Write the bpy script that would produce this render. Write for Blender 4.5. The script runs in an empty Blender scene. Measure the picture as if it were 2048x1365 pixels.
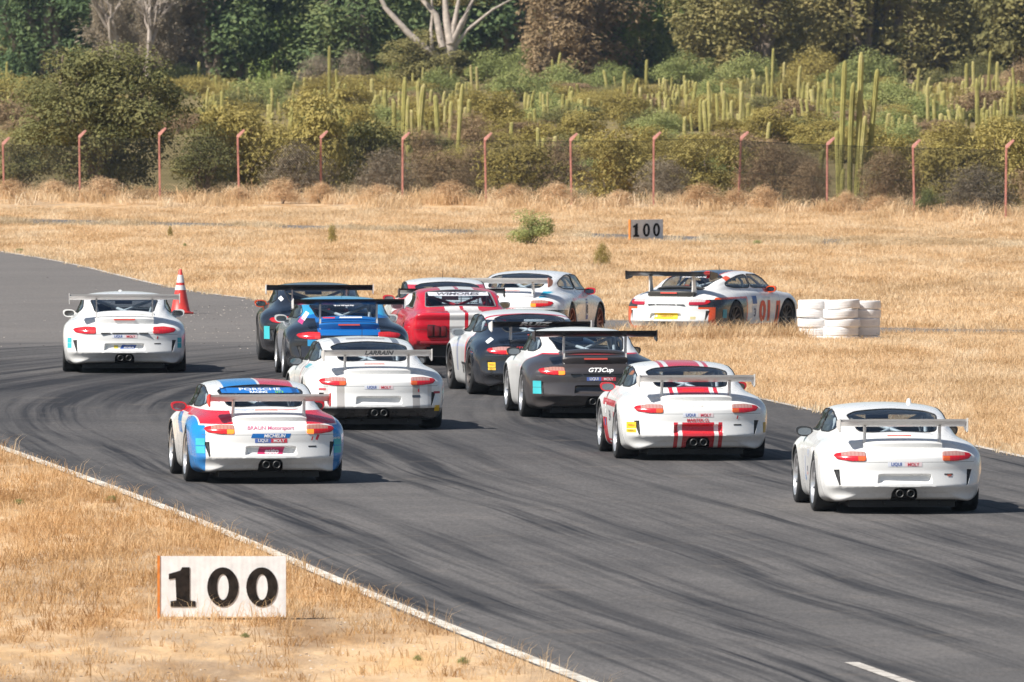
import bpy, bmesh, math, random
import numpy as np
from mathutils import Vector, Matrix
from mathutils.bvhtree import BVHTree

R = math.radians
rng = np.random.default_rng(7)
random.seed(7)
SC = bpy.context.scene
COL = SC.collection

# ------------------------------------------------------------------ camera, sky, sun, exposure
W, H = 2048.0, 1365.0
FPX = 25600.0                       # focal length in photo pixels (450 mm equivalent)
CAM_H = 6.16
PITCH = math.atan((682.5 + 64.0) / FPX)
cam = bpy.data.cameras.new('camera')
cam.sensor_width = 36.0
cam.lens = 36.0 * FPX / W
cam.clip_start = 1.0
cam.clip_end = 9000.0
cam.dof.use_dof = True                # a long lens: the wood behind and the board in front are slightly soft
cam.dof.focus_distance = 168.0
cam.dof.aperture_fstop = 14.0
camo = bpy.data.objects.new('camera', cam)
camo.location = (0, 0, CAM_H)
camo.rotation_euler = (math.pi / 2 - PITCH, 0, 0)
COL.objects.link(camo)
SC.camera = camo

SUN_DIR = Vector((1.0, 0.60, -1.22)).normalized()      # the way the light travels
sun_el = math.asin(-SUN_DIR.z)
world = bpy.data.worlds.new('World')
SC.world = world
world.use_nodes = True
wn = world.node_tree
sky = wn.nodes.new('ShaderNodeTexSky')
sky.sky_type = 'NISHITA'
sky.sun_disc = False
sky.sun_elevation = sun_el
sky.sun_rotation = math.atan2(-SUN_DIR.x, -SUN_DIR.y)
sky.air_density = 1.0
sky.dust_density = 1.0
wn.nodes['Background'].inputs['Strength'].default_value = 0.060
wn.links.new(sky.outputs[0], wn.nodes['Background'].inputs['Color'])
sl = bpy.data.lights.new('sun', 'SUN')
sl.energy = 5.0
sl.angle = R(0.55)
sl.color = (1.0, 0.955, 0.885)
slo = bpy.data.objects.new('sun', sl)
slo.rotation_euler = SUN_DIR.to_track_quat('-Z', 'Y').to_euler()
slo.location = (-60, 40, 90)
COL.objects.link(slo)
SC.view_settings.view_transform = 'Standard'
SC.view_settings.look = 'None'
SC.view_settings.exposure = 0.54
SC.view_settings.gamma = 1.0
SC.view_settings.use_curve_mapping = False
SC.cycles.max_bounces = 6
SC.cycles.transparent_max_bounces = 12
SC.cycles.volume_bounces = 0
SC.cycles.caustics_reflective = False
SC.cycles.caustics_refractive = False

# ------------------------------------------------------------------ helpers
def smooth(t):
    t = min(1.0, max(0.0, t))
    return t * t * (3 - 2 * t)

def gz(y):
    """height of the ground at depth y: level track, then a slight fall behind the corner"""
    return -0.5 * smooth((y - 206.0) / 26.0)

CP, SP = math.cos(PITCH), math.sin(PITCH)
def at(px, py, lift=0.0):
    """the point of the ground seen at a photo pixel"""
    u = (px - W / 2) / FPX
    v = (H / 2 - py) / FPX
    dx, dy, dz = u, CP + v * SP, -SP + v * CP
    t = CAM_H / -dz
    for _ in range(30):
        t = (CAM_H - gz(t * dy) - lift) / -dz
    return Vector((t * dx, t * dy, CAM_H + t * dz))

def ppm(p):
    """photo pixels per metre at a point"""
    return FPX / p.y

def tag(o, label=None, cat=None, group=None, kind=None):
    if label: o['label'] = label
    if cat: o['category'] = cat
    if group: o['group'] = group
    if kind: o['kind'] = kind
    return o

def empty(name, loc=(0, 0, 0), rz=0.0, parent=None):
    o = bpy.data.objects.new(name, None)
    o.empty_display_size = 0.3
    o.location = loc
    o.rotation_euler = (0, 0, rz)
    o.parent = parent
    COL.objects.link(o)
    return o

def mesh(name, verts, faces, smooth_=False):
    me = bpy.data.meshes.new(name)
    me.from_pydata([tuple(v) for v in verts], [], [tuple(int(i) for i in f) for f in faces])
    if smooth_:
        me.polygons.foreach_set('use_smooth', [True] * len(me.polygons))
    me.update()
    return me

def put(name, me, mat=None, parent=None, loc=(0, 0, 0), rot=(0, 0, 0), scale=(1, 1, 1)):
    """link a mesh as one object; its material sits on the object so meshes can be shared"""
    o = bpy.data.objects.new(name, me)
    o.location, o.rotation_euler, o.scale = loc, rot, scale
    o.parent = parent
    if mat is not None:
        if not me.materials:
            me.materials.append(None)
        o.material_slots[0].link = 'OBJECT'
        o.material_slots[0].material = mat
    COL.objects.link(o)
    return o

class MB:
    """collects boxes, tubes, lathes and sheets into one mesh"""
    def __init__(s):
        s.v, s.f = [], []
    def add(s, v, f):
        n = len(s.v)
        s.v += [tuple(a) for a in v]
        s.f += [tuple(i + n for i in q) for q in f]
        return s
    def box(s, x0, x1, y0, y1, z0, z1):
        v = [(x, y, z) for z in (z0, z1) for y in (y0, y1) for x in (x0, x1)]
        return s.add(v, [(0, 2, 3, 1), (4, 5, 7, 6), (0, 1, 5, 4), (2, 6, 7, 3), (0, 4, 6, 2), (1, 3, 7, 5)])
    def tube(s, pts, r, n=8, caps=True, closed=False):
        pts = [Vector(p) for p in pts]
        rr = r if isinstance(r, (list, tuple)) else [r] * len(pts)
        m = len(pts)
        vs, fs = [], []
        for i, p in enumerate(pts):
            a = pts[(i - 1) % m] if closed else pts[max(i - 1, 0)]
            b = pts[(i + 1) % m] if closed else pts[min(i + 1, m - 1)]
            d = (b - a)
            d = d.normalized() if d.length > 1e-9 else Vector((0, 0, 1))
            ref = Vector((0, 0, 1)) if abs(d.z) < 0.9 else Vector((1, 0, 0))
            e1 = d.cross(ref).normalized(); e2 = d.cross(e1)
            for k in range(n):
                t = 2 * math.pi * k / n
                vs.append(p + (e1 * math.cos(t) + e2 * math.sin(t)) * rr[i])
        for i in range(m if closed else m - 1):
            j = (i + 1) % m
            for k in range(n):
                l = (k + 1) % n
                fs.append((i * n + k, i * n + l, j * n + l, j * n + k))
        if caps and not closed:
            fs.append(tuple(range(n))[::-1]); fs.append(tuple((m - 1) * n + k for k in range(n)))
        return s.add(vs, fs)
    def lathe(s, prof, n=32, axis='z', cap=False):
        """prof: (radius, height) pairs turned about an axis"""
        vs, fs = [], []
        for (r_, h_) in prof:
            for k in range(n):
                t = 2 * math.pi * k / n
                c, d = r_ * math.cos(t), r_ * math.sin(t)
                vs.append((c, d, h_) if axis == 'z' else ((h_, c, d) if axis == 'x' else (c, h_, d)))
        for i in range(len(prof) - 1):
            for k in range(n):
                l = (k + 1) % n
                fs.append((i * n + k, i * n + l, (i + 1) * n + l, (i + 1) * n + k))
        if cap:
            fs.append(tuple(range(n))[::-1]); m = (len(prof) - 1) * n
            fs.append(tuple(m + k for k in range(n)))
        return s.add(vs, fs)
    def prism(s, poly, a, b, axis='x'):
        """a polygon extruded along an axis between a and b"""
        n = len(poly)
        def q(p, t):
            return (t, p[0], p[1]) if axis == 'x' else ((p[0], t, p[1]) if axis == 'y' else (p[0], p[1], t))
        vs = [q(p, a) for p in poly] + [q(p, b) for p in poly]
        fs = [tuple(range(n))[::-1], tuple(range(n, 2 * n))]
        for i in range(n):
            j = (i + 1) % n
            fs.append((i, j, n + j, n + i))
        return s.add(vs, fs)
    def mesh(s, name, sm=False, fix=True):
        me = mesh(name, s.v, s.f, sm)
        if fix:
            bm = bmesh.new(); bm.from_mesh(me)
            bmesh.ops.recalc_face_normals(bm, faces=bm.faces)
            bm.to_mesh(me); bm.free()
        return me

def sharpen(me, deg=35):
    me.polygons.foreach_set('use_smooth', [True] * len(me.polygons))
    me.set_sharp_from_angle(angle=R(deg))
    return me

def bevel(me, w, seg=2):
    bm = bmesh.new(); bm.from_mesh(me)
    bmesh.ops.bevel(bm, geom=list(bm.edges), offset=w, segments=seg, affect='EDGES', profile=0.5, clamp_overlap=True)
    bm.to_mesh(me); bm.free()
    return sharpen(me)

# ------------------------------------------------------------------ materials
MATS = {}
def lin(r, g, b):
    f = lambda c: ((c / 255 + 0.055) / 1.055) ** 2.4 if c > 10 else c / 255 / 12.92
    return (f(r), f(g), f(b), 1.0)

class NT:
    def __init__(s, name):
        s.m = bpy.data.materials.new(name)
        s.m.use_nodes = True
        s.t = s.m.node_tree
        s.b = s.t.nodes['Principled BSDF']
    def n(s, kind, **kw):
        o = s.t.nodes.new(kind)
        for k, v in kw.items():
            if k.startswith('i_'):
                o.inputs[k[2:]].default_value = v
            elif k.startswith('n_'):
                o.inputs[int(k[2:])].default_value = v
            else:
                setattr(o, k, v)
        return o
    def l(s, a, b):
        s.t.links.new(a, b)
    def math(s, op, a, b=None, c=None, clamp=False):
        o = s.t.nodes.new('ShaderNodeMath'); o.operation = op; o.use_clamp = clamp
        for i, q in enumerate((a, b, c)):
            if q is None: continue
            if isinstance(q, (int, float)): o.inputs[i].default_value = q
            else: s.l(q, o.inputs[i])
        return o.outputs[0]
    def mix(s, fac, a, b, blend='MIX'):
        o = s.t.nodes.new('ShaderNodeMix'); o.data_type = 'RGBA'; o.blend_type = blend
        for idx, q in ((0, fac), (6, a), (7, b)):
            if isinstance(q, (int, float)): o.inputs[idx].default_value = q
            elif isinstance(q, tuple): o.inputs[idx].default_value = q
            else: s.l(q, o.inputs[idx])
        return o.outputs[2]
    def ramp(s, fac, stops):
        o = s.t.nodes.new('ShaderNodeValToRGB')
        e = o.color_ramp.elements
        while len(e) > 1: e.remove(e[-1])
        e[0].position, e[0].color = stops[0]
        for p, c in stops[1:]:
            q = e.new(p); q.color = c
        s.l(fac, o.inputs[0])
        return o.outputs[0]
    def noise(s, vec, scale, detail=3.0, rough=0.55, dim='3D'):
        o = s.t.nodes.new('ShaderNodeTexNoise'); o.noise_dimensions = dim
        o.inputs['Scale'].default_value = scale; o.inputs['Detail'].default_value = detail
        o.inputs['Roughness'].default_value = rough
        if vec is not None: s.l(vec, o.inputs['Vector'])
        return o.outputs[0]

def flat(name, col, rough=0.5, metal=0.0, coat=0.0, emit=None, spec=0.5, var=0.0, vscale=8.0):
    if name in MATS: return MATS[name]
    k = NT(name)
    c = col if len(col) == 4 else (*col, 1.0)
    k.b.inputs['Base Color'].default_value = c
    k.b.inputs['Roughness'].default_value = rough
    k.b.inputs['Metallic'].default_value = metal
    k.b.inputs['Coat Weight'].default_value = coat
    k.b.inputs['Coat Roughness'].default_value = 0.08
    k.b.inputs['Specular IOR Level'].default_value = spec
    if emit:
        k.b.inputs['Emission Color'].default_value = (*emit[0], 1.0)
        k.b.inputs['Emission Strength'].default_value = emit[1]
    if var:
        tc = k.n('ShaderNodeTexCoord')
        f = k.noise(tc.outputs['Object'], vscale, 4)
        d = tuple(x * (1 - var) for x in c[:3]) + (1.0,)
        e = tuple(min(1, x * (1 + var)) for x in c[:3]) + (1.0,)
        k.l(k.ramp(f, [(0.3, d), (0.7, e)]), k.b.inputs['Base Color'])
    MATS[name] = k.m
    return k.m
# ------------------------------------------------------------------ ground
def ground_material():
    k = NT('dry_ground')
    tc = k.n('ShaderNodeTexCoord')
    P = tc.outputs['Object']
    mp = k.n('ShaderNodeMapping'); mp.inputs['Scale'].default_value = (1.0, 0.22, 1.0)
    k.l(P, mp.inputs[0])
    big = k.noise(mp.outputs[0], 0.35, 4, 0.6)
    mid = k.noise(mp.outputs[0], 2.3, 5, 0.65)
    fine = k.noise(P, 14.0, 4, 0.7)
    straw = k.ramp(fine, [(0.25, (0.50, 0.33, 0.18, 1)), (0.55, (0.68, 0.475, 0.285, 1)), (0.8, (0.78, 0.59, 0.39, 1))])
    dirt = k.ramp(mid, [(0.3, (0.30, 0.205, 0.125, 1)), (0.7, (0.50, 0.365, 0.245, 1))])
    f = k.math('ADD', k.math('MULTIPLY', big, 0.6), k.math('MULTIPLY', mid, 0.5))
    sg = k.n('ShaderNodeSeparateXYZ'); k.l(P, sg.inputs[0])
    worn = k.math('MULTIPLY', k.math('MULTIPLY', k.math('SUBTRACT', 122.0, sg.outputs[1]), 0.06, clamp=True), 0.10)   # the trodden strip behind the board
    f = k.math('ADD', f, worn)
    m = k.ramp(f, [(0.52, (0, 0, 0, 1)), (0.64, (1, 1, 1, 1))])
    c = k.mix(m, straw, dirt)
    # orange and pale sweeps in the dead grass
    sw = k.noise(mp.outputs[0], 0.9, 3, 0.5)
    tint = k.ramp(sw, [(0.33, (0.74, 0.64, 0.52, 1)), (0.5, (1, 1, 1, 1)), (0.68, (1.0, 0.92, 0.78, 1))])
    c = k.mix(1.0, c, tint, 'MULTIPLY')
    k.l(c, k.b.inputs['Base Color'])
    k.b.inputs['Roughness'].default_value = 0.95
    k.b.inputs['Specular IOR Level'].default_value = 0.1
    bp = k.n('ShaderNodeBump'); bp.inputs['Strength'].default_value = 0.7; bp.inputs['Distance'].default_value = 0.06
    k.l(k.math('ADD', mid, fine), bp.inputs['Height']); k.l(bp.outputs[0], k.b.inputs['Normal'])
    return k.m

ys = [-300, -60, 0, 60, 100, 150, 190, 200] + list(np.arange(206, 234, 2.0)) + [240, 300, 400, 600, 1000, 2000, 4000, 7000]
xs = [-3000, -800, -200, -60, -20, 0, 20, 60, 200, 800, 3000]
gv = [(x, y, gz(y)) for y in ys for x in xs]
nx = len(xs)
gf = [(j * nx + i, j * nx + i + 1, (j + 1) * nx + i + 1, (j + 1) * nx + i) for j in range(len(ys) - 1) for i in range(nx - 1)]
tag(put('ground', mesh('ground', gv, gf, True), ground_material()), kind='structure')

def scrub_material():
    k = NT('scrub_ground')
    tc = k.n('ShaderNodeTexCoord')
    f = k.noise(tc.outputs['Object'], 0.8, 5, 0.7)
    k.l(k.ramp(f, [(0.3, (0.10, 0.085, 0.035, 1)), (0.5, (0.19, 0.15, 0.065, 1)), (0.7, (0.34, 0.25, 0.13, 1))]), k.b.inputs['Base Color'])
    k.b.inputs['Roughness'].default_value = 1.0
    k.b.inputs['Specular IOR Level'].default_value = 0.1
    return k.m
# ------------------------------------------------------------------ track
FAR_EDGE = [(-1500, 380), (-500, 430), (0, 503), (80, 515), (160, 530), (250, 553), (340, 575), (430, 590), (540, 604),
            (800, 623), (1000, 633), (1215, 641), (1750, 656), (2048, 662), (2600, 669), (3600, 676)]
INFIELD = [(3600, 682), (2600, 677), (2048, 673), (1660, 673), (1600, 686), (1300, 687), (1230, 691), (1192, 699), (1200, 709), (1235, 722),
           (1300, 741), (1400, 767), (1520, 796), (1700, 836), (1910, 881), (2048, 912), (2350, 982), (3000, 1150), (4200, 1500)]
LEFT_EDGE = [(1900, 1680), (1500, 1507), (1150, 1363), (980, 1296), (800, 1225), (640, 1155), (500, 1094), (320, 1018), (150, 955), (0, 900), (-200, 835), (-600, 760), (-1500, 690)]
def wpts(lst):
    return [at(*p) for p in lst]
POLY = wpts(FAR_EDGE) + wpts(INFIELD) + [at(4200, 2600), at(2600, 2600)] + wpts(LEFT_EDGE)
POLY_XY = np.array([(p.x, p.y) for p in POLY])

def inside(px, py, poly):
    px, py = np.asarray(px, float), np.asarray(py, float)
    r = np.zeros(px.shape, bool)
    n = len(poly)
    for i in range(n):
        x0, y0 = poly[i]; x1, y1 = poly[(i + 1) % n]
        c = (y0 > py) != (y1 > py)
        with np.errstate(divide='ignore', invalid='ignore'):
            xi = (x1 - x0) * (py - y0) / (y1 - y0 + 1e-15) + x0
        r ^= c & (px < xi)
    return r

def edge_dist(px, py, poly):
    """distance to a closed outline and the nearest point on it"""
    px, py = np.asarray(px, float), np.asarray(py, float)
    best = np.full(px.shape, 1e9); bx = px.copy(); by = py.copy()
    n = len(poly)
    for i in range(n):
        x0, y0 = poly[i]; x1, y1 = poly[(i + 1) % n]
        dx, dy = x1 - x0, y1 - y0
        t = np.clip(((px - x0) * dx + (py - y0) * dy) / (dx * dx + dy * dy + 1e-15), 0, 1)
        qx, qy = x0 + t * dx, y0 + t * dy
        d = np.hypot(px - qx, py - qy)
        m = d < best
        best = np.where(m, d, best); bx = np.where(m, qx, bx); by = np.where(m, qy, by)
    return best, bx, by

def sheet(poly, lift, cuts):
    """a flat outline draped on the ground"""
    bm = bmesh.new()
    f = bm.faces.new([bm.verts.new((x, y, 0)) for x, y in poly])
    bmesh.ops.triangulate(bm, faces=[f])
    for c in cuts:
        bmesh.ops.bisect_plane(bm, geom=bm.verts[:] + bm.edges[:] + bm.faces[:], plane_co=(0, c, 0), plane_no=(0, 1, 0))
    for v in bm.verts:
        v.co.z = gz(v.co.y) + lift
    bmesh.ops.recalc_face_normals(bm, faces=bm.faces)
    for f in bm.faces:
        if f.normal.z < 0: f.normal_flip()
        f.smooth = True
    me = bpy.data.meshes.new('sheet'); bm.to_mesh(me); bm.free()
    return me

def asphalt_material():
    k = NT('asphalt')
    tc = k.n('ShaderNodeTexCoord')
    P = tc.outputs['Object']
    sp = k.n('ShaderNodeSeparateXYZ'); k.l(P, sp.inputs[0])
    x, y = sp.outputs[0], sp.outputs[1]
    # u runs across the racing line, which comes in leaning left and then swings right round the corner
    yy = k.math('MAXIMUM', k.math('SUBTRACT', y, 168.0), 0.0)
    u = k.math('ADD', x, k.math('MULTIPLY', y, 0.126))
    u = k.math('SUBTRACT', u, k.math('MULTIPLY', k.math('MULTIPLY', yy, yy), 0.0062))
    wob = k.noise(P, 0.05, 2, 0.5)
    u = k.math('ADD', u, k.math('MULTIPLY', wob, 0.8))
    def streak(su, sv, det=3.0, off=0.0):
        cb = k.n('ShaderNodeCombineXYZ')
        k.l(k.math('MULTIPLY', u, su), cb.inputs[0]); k.l(k.math('MULTIPLY', y, sv), cb.inputs[1])
        cb.inputs[2].default_value = off
        return k.noise(cb.outputs[0], 1.0, det, 0.6)
    a = streak(2.1, 0.045, 3.0, 0.0)
    b = streak(5.2, 0.09, 3.0, 7.3)
    c = streak(0.55, 0.02, 2.0, 3.1)
    e = streak(13.0, 0.10, 2.0, 1.7)
    gm = k.n('ShaderNodeMapping'); gm.inputs['Scale'].default_value = (1.0, 0.12, 1.0); k.l(P, gm.inputs[0])
    grain = k.math('ADD', k.math('MULTIPLY', k.noise(P, 55.0, 3, 0.8), 0.5), k.math('MULTIPLY', k.noise(gm.outputs[0], 22.0, 3, 0.8), 0.5))
    patch = k.noise(P, 0.22, 3, 0.6)
    base = k.ramp(patch, [(0.3, (0.088, 0.083, 0.081, 1)), (0.7, (0.134, 0.125, 0.120, 1))])
    s1 = k.ramp(a, [(0.46, (0, 0, 0, 1)), (0.60, (1, 1, 1, 1))])
    s2 = k.ramp(b, [(0.50, (0, 0, 0, 1)), (0.61, (1, 1, 1, 1))])
    s3 = k.ramp(c, [(0.38, (0.1, 0.1, 0.1, 1)), (0.6, (1, 1, 1, 1))])
    s4 = k.ramp(e, [(0.56, (0, 0, 0, 1)), (0.66, (1, 1, 1, 1))])
    rub = k.math('MULTIPLY', k.math('ADD', k.math('ADD', k.math('MULTIPLY', s1, 0.62), k.math('MULTIPLY', s2, 0.45)), k.math('MULTIPLY', s4, 0.35)), s3, clamp=True)
    # the run-off at the far left carries little rubber
    far = k.math('MULTIPLY', k.math('SUBTRACT', y, 205.0), 0.05, clamp=True)
    rub = k.math('MULTIPLY', rub, k.math('SUBTRACT', 1.0, k.math('MULTIPLY', far, 0.8)))
    # rubber laid down by every car through the bend
    bend = k.math('MULTIPLY', k.math('MULTIPLY', k.math('SUBTRACT', y, 148.0), 0.05, clamp=True), k.math('MULTIPLY', k.math('SUBTRACT', 212.0, y), 0.06, clamp=True))
    bend = k.math('MULTIPLY', bend, k.math('ADD', k.math('MULTIPLY', c, 0.55), k.math('MULTIPLY', a, 0.45)))
    rub = k.math('ADD', rub, k.math('MULTIPLY', bend, 0.75), clamp=True)
    base = k.mix(k.math('MULTIPLY', far, 0.6), base, (0.185, 0.168, 0.155, 1))
    cc = k.mix(rub, base, (0.021, 0.021, 0.024, 1))
    # a broad dark band of laid rubber where the cars brake
    g = k.ramp(grain, [(0.32, (0.66, 0.66, 0.66, 1)), (0.68, (1.34, 1.34, 1.34, 1))])
    cc = k.mix(1.0, cc, g, 'MULTIPLY')
    # dust blown on to the edges
    du = k.noise(P, 1.1, 4, 0.7)
    dm = k.math('MULTIPLY', k.ramp(du, [(0.55, (0, 0, 0, 1)), (0.8, (1, 1, 1, 1))]), 0.16)
    cc = k.mix(dm, cc, (0.36, 0.29, 0.22, 1))
    k.l(cc, k.b.inputs['Base Color'])
    k.b.inputs['Roughness'].default_value = 0.86
    k.b.inputs['Specular IOR Level'].default_value = 0.25
    bp = k.n('ShaderNodeBump'); bp.inputs['Strength'].default_value = 0.35; bp.inputs['Distance'].default_value = 0.006
    k.l(grain, bp.inputs['Height']); k.l(bp.outputs[0], k.b.inputs['Normal'])
    return k.m
ASPHALT = asphalt_material()
tag(put('race_track', sheet(POLY_XY, 0.006, np.arange(206, 234, 2.0)), ASPHALT), kind='structure')

# the old service road behind the grass, seen only in slices
OLD = [at(-700, 446), at(-100, 444), at(500, 459), at(900, 471), at(1400, 487), at(2200, 505), at(2800, 512),
       at(2800, 495), at(2200, 489), at(1400, 474), at(900, 459), at(500, 449), at(-100, 435), at(-700, 436)]
OLD_XY = np.array([(p.x, p.y) for p in OLD])
tag(put('service_road', sheet(OLD_XY, 0.005, []), ASPHALT), kind='structure')

def ribbon(px, width, side, lift, extra=1):
    """a painted line of real width along the given ground pixels, laid on one side of them"""
    P = [at(*p) for p in px]
    Q = []
    for i in range(len(P) - 1):            # finer steps so that it follows the ground
        n = max(1, int((P[i + 1] - P[i]).length / 2.0))
        for j in range(n):
            Q.append(P[i].lerp(P[i + 1], j / n))
    Q.append(P[-1])
    # soften the corners
    for _ in range(6):
        Q = [Q[0]] + [(Q[i - 1] + Q[i] * 2 + Q[i + 1]) / 4 for i in range(1, len(Q) - 1)] + [Q[-1]]
    vs, fs = [], []
    for i, p in enumerate(Q):
        d = Q[min(i + 1, len(Q) - 1)] - Q[max(i - 1, 0)]
        nrm = Vector((d.y, -d.x, 0)).normalized() * side
        for w in (0.02, 0.02 + width):
            q = p + nrm * w
            vs.append((q.x, q.y, gz(q.y) + lift))
    for i in range(len(Q) - 1):
        fs.append((2 * i, 2 * i + 1, 2 * i + 3, 2 * i + 2))
    me = mesh('line', vs, fs)
    bm = bmesh.new(); bm.from_mesh(me)
    for f in bm.faces:
        if f.normal.z < 0: f.normal_flip()
    bm.to_mesh(me); bm.free()
    return me

def line_material(name, lo, hi):
    k = NT(name)
    tc = k.n('ShaderNodeTexCoord')
    f = k.noise(tc.outputs['Object'], 3.0, 5, 0.7)
    k.l(k.ramp(f, [(0.36, lo), (0.56, hi)]), k.b.inputs['Base Color'])
    k.b.inputs['Roughness'].default_value = 0.8
    return k.m
LINE = line_material('line_paint', (0.36, 0.31, 0.25, 1), (0.70, 0.66, 0.58, 1))
LINE2 = line_material('worn_line_paint', (0.26, 0.23, 0.20, 1), (0.56, 0.52, 0.47, 1))
tag(put('painted_edge_line', ribbon(LEFT_EDGE[:-2], 0.15, 1, 0.011), LINE), kind='structure')
tag(put('painted_edge_line', ribbon(FAR_EDGE[1:], 0.11, 1, 0.011), LINE2), kind='structure')
tag(put('painted_edge_line', ribbon(INFIELD[5:], 0.11, 1, 0.011), LINE2), kind='structure')
tag(put('painted_dash', ribbon([(1722, 1327), (1850, 1372)], 0.13, 1, 0.011), LINE2), kind='structure')
# ------------------------------------------------------------------ foliage
def leaf_material(name, lo, mid, hi, trans=0.25, scale=1.2):
    k = NT(name)
    tc = k.n('ShaderNodeTexCoord')
    oi = k.n('ShaderNodeObjectInfo')
    f = k.noise(tc.outputs['Object'], scale, 4, 0.75)
    f = k.math('ADD', f, k.math('MULTIPLY', k.math('SUBTRACT', oi.outputs['Random'], 0.5), 0.16))
    c = k.ramp(f, [(0.3, (*lo, 1)), (0.5, (*mid, 1)), (0.7, (*hi, 1))])
    k.l(c, k.b.inputs['Base Color'])
    k.b.inputs['Roughness'].default_value = 0.75
    k.b.inputs['Specular IOR Level'].default_value = 0.2
    tr = k.n('ShaderNodeBsdfTranslucent'); k.l(c, tr.inputs['Color'])
    mx = k.n('ShaderNodeMixShader'); mx.inputs[0].default_value = trans
    out = k.t.nodes['Material Output']
    k.l(k.b.outputs[0], mx.inputs[1]); k.l(tr.outputs[0], mx.inputs[2]); k.l(mx.outputs[0], out.inputs['Surface'])
    return k.m
LEAF = {
    'dark':  leaf_material('dark_green_leaves', (0.115, 0.119, 0.043), (0.203, 0.196, 0.074), (0.304, 0.263, 0.115)),
    'olive': leaf_material('olive_leaves', (0.215, 0.170, 0.050), (0.345, 0.280, 0.082), (0.46, 0.375, 0.130)),
    'brown': leaf_material('brown_twigs', (0.195, 0.137, 0.078), (0.325, 0.227, 0.130), (0.468, 0.325, 0.182)),
    'green': leaf_material('green_leaves', (0.182, 0.217, 0.070), (0.287, 0.315, 0.112), (0.420, 0.420, 0.161)),
    'grey':  leaf_material('grey_twigs', (0.188, 0.156, 0.106), (0.281, 0.231, 0.163), (0.375, 0.306, 0.219)),
    'wood':  leaf_material('forest_leaves', (0.072, 0.120, 0.056), (0.136, 0.192, 0.077), (0.240, 0.264, 0.104), scale=0.6),
    'gum':   leaf_material('gum_tree_leaves', (0.175, 0.165, 0.064), (0.265, 0.235, 0.090), (0.365, 0.300, 0.125), scale=0.6),
    'straw': leaf_material('straw_twigs', (0.46, 0.30, 0.16), (0.62, 0.43, 0.25), (0.72, 0.54, 0.35)),
    'rust':  leaf_material('rusty_leaves', (0.162, 0.128, 0.074), (0.277, 0.203, 0.115), (0.392, 0.277, 0.155), scale=0.6),
    'lime':  leaf_material('fresh_green_leaves', (0.128, 0.195, 0.054), (0.232, 0.307, 0.087), (0.352, 0.390, 0.128), scale=0.6),
}
BARK = flat('bark', (0.20, 0.155, 0.12), 0.95, var=0.35, vscale=6)
PALE_BARK = flat('pale_bark', (0.40, 0.34, 0.29), 0.9, var=0.3, vscale=4)

def crown_mesh(name, seed, w, h, d, n_leaf, size, n_blob=26, base=0.12, flatness=1.0, droop=0.0, thin=1.0, clump_r=0.17):
    """leaf faces spread through a crown made of many uneven clumps"""
    g = np.random.default_rng(seed)
    B = []
    while len(B) < n_blob:
        p = g.uniform(-1, 1, 3)
        if p[0] ** 2 + p[1] ** 2 + p[2] ** 2 > 1.0: continue
        z = (p[2] * 0.5 + 0.5)
        wd = (1.0 - 0.55 * max(0, z - 0.45) ** 1.2 * flatness) * (0.72 + 0.28 * min(1, z / 0.35))
        B.append((p[0] * w * 0.40 * wd, p[1] * d * 0.40 * wd, base * h + z * h * (0.92 - base), g.uniform(0.55, 1.35)))
    B = np.array(B)
    R0 = clump_r * min(w, d, h * 1.5)
    idx = g.integers(0, n_blob, n_leaf)
    dirs = g.normal(size=(n_leaf, 3)) + np.array([0, 0, 0.35]); dirs /= np.linalg.norm(dirs, axis=1)[:, None]
    rad = np.where(g.random(n_leaf) < 0.75, g.uniform(0.72, 1.08, n_leaf), g.uniform(0.25, 1.25, n_leaf))
    P = B[idx, :3] + dirs * (R0 * B[idx, 3] * rad)[:, None] * np.array([1.15, 1.15, 0.85])
    P[:, 2] -= droop * g.random(n_leaf) * h * 0.2
    P[:, 2] = np.maximum(P[:, 2], 0.03 + 0.05 * g.random(n_leaf))
    nrm = dirs + g.normal(size=(n_leaf, 3)) * 0.5 + np.array([-0.1, -0.1, 0.55])
    nrm /= np.linalg.norm(nrm, axis=1)[:, None]
    a = g.normal(size=(n_leaf, 3)); a -= nrm * (a * nrm).sum(1)[:, None]; a /= np.linalg.norm(a, axis=1)[:, None]
    b = np.cross(nrm, a)
    s = size * g.uniform(0.55, 1.5, n_leaf)[:, None]
    t = s * thin
    V = np.stack([P - a * s, P + b * t * 0.62 - a * s * 0.1, P + a * s, P - b * t * 0.62 + a * s * 0.1], 1).reshape(-1, 3)
    F = np.arange(n_leaf * 4).reshape(-1, 4)
    me = bpy.data.meshes.new(name)
    me.vertices.add(len(V)); me.vertices.foreach_set('co', V.astype(np.float32).ravel())
    me.loops.add(F.size); me.loops.foreach_set('vertex_index', F.astype(np.int32).ravel())
    me.polygons.add(len(F)); me.polygons.foreach_set('loop_start', np.arange(0, F.size, 4, dtype=np.int32))
    me.polygons.foreach_set('loop_total', np.full(len(F), 4, np.int32))
    me.update(calc_edges=True)
    return me, B, R0

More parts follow.
